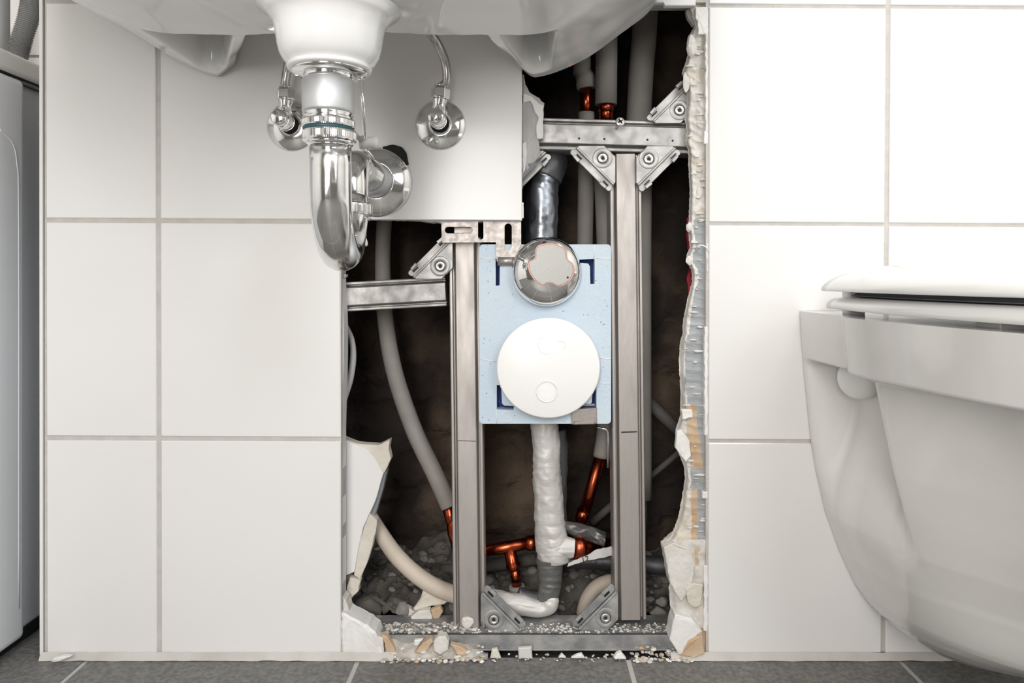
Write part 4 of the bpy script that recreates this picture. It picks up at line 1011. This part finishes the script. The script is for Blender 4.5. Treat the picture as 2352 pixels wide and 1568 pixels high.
# contour of the flange against the wall: height -> half width
def px_edge(py): return interp([(700, 1836), (760, 1838), (850, 1845), (950, 1855), (1010, 1861), (1080, 1873), (1170, 1893), (1260, 1925), (1340, 1962), (1380, 1990), (1405, 2015), (1440, 2062), (1470, 2115), (1490, 2150)], py)
ZT_ = .3995
def halfw(z): py = 640-(z-ZC)/S(0); return TC-P(px_edge(py), 0, 0).x
def front(z): return interp([(.030, .10), (.05, .17), (.08, .25), (.13, .33), (.20, .40), (.27, .45), (.318, .485), (.345, .520), (.40, .53)], z)
def body(u, v):
    "u: 0..1 round the plan from the wall on the left, over the front, to the wall on the right; v: bottom to top"
    z = .036+(ZT_-.036)*v
    w0 = halfw(z); F = front(z); s_ = u*2-1   # -1 left wall .. 1 right wall
    a = (1-abs(s_))*math.pi/2                # 0 at wall .. pi/2 at front
    p = F*max(0, math.sin(a))**.92
    base = max(0, 1-(p/F)**2.6)**(1/2.2)
    W = w0*base
    rimt = sstep(.337, .347, z)
    # rim swells out past the hinge block
    W += rimt*.014*sstep(.105, .150, p)*base**.5
    # the bowl narrows below the rim
    low = 1-rimt
    W -= low*(.004+.030*sstep(.12, .28, p))*base**.3*sstep(.035, .07, p)*sstep(.06, .14, z)
    # recess around the fixing bolt
    pr = .138+.12*(.34-z)
    rec = sstep(.006, .028, p)*(1-sstep(pr-.018, pr+.014, p))*low*sstep(.16, .30, z+.15*(p-.05))
    W -= .046*rec
    W = max(W, 0)
    # underside slope: lower sections start further back
    return Vector((TC+(1 if s_ > 0 else -1)*W, -p-.001, z+.030*sstep(.0, .3, p)*(1-v)**2))
b = MB(); b.grid(body, 420, 200)
n = 420
b2 = [body(i/n, 0) for i in range(n+1)]; b.add(b2, [list(range(n+1))]); b3 = [body(i/n, 1) for i in range(n+1)]; b.add(b3, [list(range(n+1))])
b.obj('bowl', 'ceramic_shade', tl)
b = MB(); c = P(1966, 868, -.052); b.lathe([(.0225, -.012), (.0225, .002), (.0210, .007), (.0175, .0115), (.0105, .0150), (.004, .0162), (0, .0164)], c+Vector((.002, -.004, 0)), (-.62, -.78, -.08), 48); b.obj('bolt_cap', 'plastic_white', tl)
def seatgrid(z0, z1, over, p0, dome, inset=0, fr=.535, nm='lid', mt='seat_plastic', rnd=.005):
    b = MB(); n = 160
    def outline(k, off):
        a = math.pi*k/n; s_ = math.cos(a)        # -1..1
        hw = .182+over-off; F = fr-off
        aa = min(a, math.pi-a)
        p = p0+off+(F-p0-off)*max(0, math.sin(aa))**.9
        W = hw*max(0, 1-max(0, (p-p0-off)/(F-p0-off))**2.8)**(1/2.1)*(1-.03*(1-sstep(.0, .12, p-p0)))
        return (TC-W*(1 if a < math.pi/2 else -1), -p)
    rings = [(0.012, z0), (.0, z0+.0012), (0, z0+(z1-z0)*.5-rnd*.2), (.0012, z1-rnd), (.005, z1-rnd*.35), (.012, z1)]
    if rnd > .01: rings = [(.012, z0), (.001, z0), (0, z0+.001), (.0005, z0+.004), (.003, z0+.008), (.007, z0+.012), (.013, z0+.016), (.022, z0+.0195), (.034, z1)]
    if dome: rings += [(.04, z1+dome*.5), (.09, z1+dome*.85), (.14, z1+dome)]
    vs = []
    for off, z in rings:
        for k in range(n+1): x, y = outline(k, off+inset); vs.append((x, y, z))
    m = n+1
    fs = [(i*m+k, i*m+k+1, (i+1)*m+k+1, (i+1)*m+k) for i in range(len(rings)-1) for k in range(n)]
    fs += [(i*m+n, i*m, (i+1)*m, (i+1)*m+n) for i in range(len(rings)-1)]
    b.add(vs, fs, 0, True); b.add(vs[:m], [list(range(m))]); b.add(vs[-m:], [list(range(m))])
    return b.obj(nm, mt, tl)
seatgrid(.4235, .4460, .010, .060, .006, nm='lid', rnd=.016)
seatgrid(.4040, .4175, .006, .064, 0, nm='seat')
seatgrid(.4175, .4235, -.012, .068, 0, nm='lid_gap_shade', mt='shadow_board')  # dark sheet put in as the shade between lid and seat
b = MB()
for px in (2180, 2300): pass
b.box((TC-.150, -.30, .3990), (TC-.130, -.27, .4045)); b.obj('seat_buffer', 'plastic_white', tl, bevel=.001)
b = MB(); b.box((TC-.168, -.085, .3990), (TC-.150, -.068, .4300)); b.obj('hinge', 'plastic_white', tl, bevel=.002)

# ------------------------------------------------------------------ appliance, hose and pipe at the left
AX = -.590
ap = thing('washing_machine', (-.85, -.1, 0), 'white washing machine standing left of the tiled wall', 'washing machine')
b = MB(); b.box((-1.15, -.22, .011), (AX, .030, .672)); b.box((-1.15, .030, .011), (AX-.014, .235, .672)); b.obj('cabinet', 'appliance', ap, bevel=.008, bseg=4)
b = MB(); b.box((-1.152, -.225, .6732), (AX+.001, .238, .6985)); b.obj('top_panel', 'appliance_trim', ap, bevel=.005, bseg=3)
b = MB(); b.box((-1.13, -.20, .001), (AX-.012, .22, .014)); b.obj('plinth_shade', 'black_rubber', ap)  # black block stands in for the shadowed gap under the cabinet
b = MB(); b.box((AX-.006, -.2, .672), (AX-.002, .2, .6735)); b.obj('seam', 'dark', ap)
b = MB(); b.tube([Vector((AX-.001, -.015, .605)), Vector((AX-.001, .005, .595)), Vector((AX-.001, .014, .57)), Vector((AX-.001, .017, .50)), Vector((AX-.001, .017, .05))], .0016, 10, sub=5); b.obj('pressed_rib', 'appliance', ap)
hs = thing('drain_hose', P(42, 130, .10), 'grey ribbed drain hose curving down behind the washing machine', 'hose')
def ribs(t, a, r, p): return r*(1+.045*math.cos(2*math.pi*t*62))
b = MB(); path, _ = catmull([P(100, -320, .10), P(86, -140, .10), P(76, -30, .10), P(68, 30, .10), P(50, 90, .10), P(38, 140, .10), P(22, 230, .10)], .0, 170)
def ribs2(t, a, r, p): return r*(1+.07*math.cos(2*math.pi*t*88))
b.tube(path, .0118, 28, wr=ribs2); b.obj('ribbed_tube', 'hose_grey', hs)
b = MB(); b.tube([P(4, -400, .20), P(4, 60, .20), P(5, 200, .20)], .0100, 28); setp(b.obj('wall_pipe', 'pipe_grey'), 'smooth dark grey pipe standing left of the ribbed hose', 'pipe')
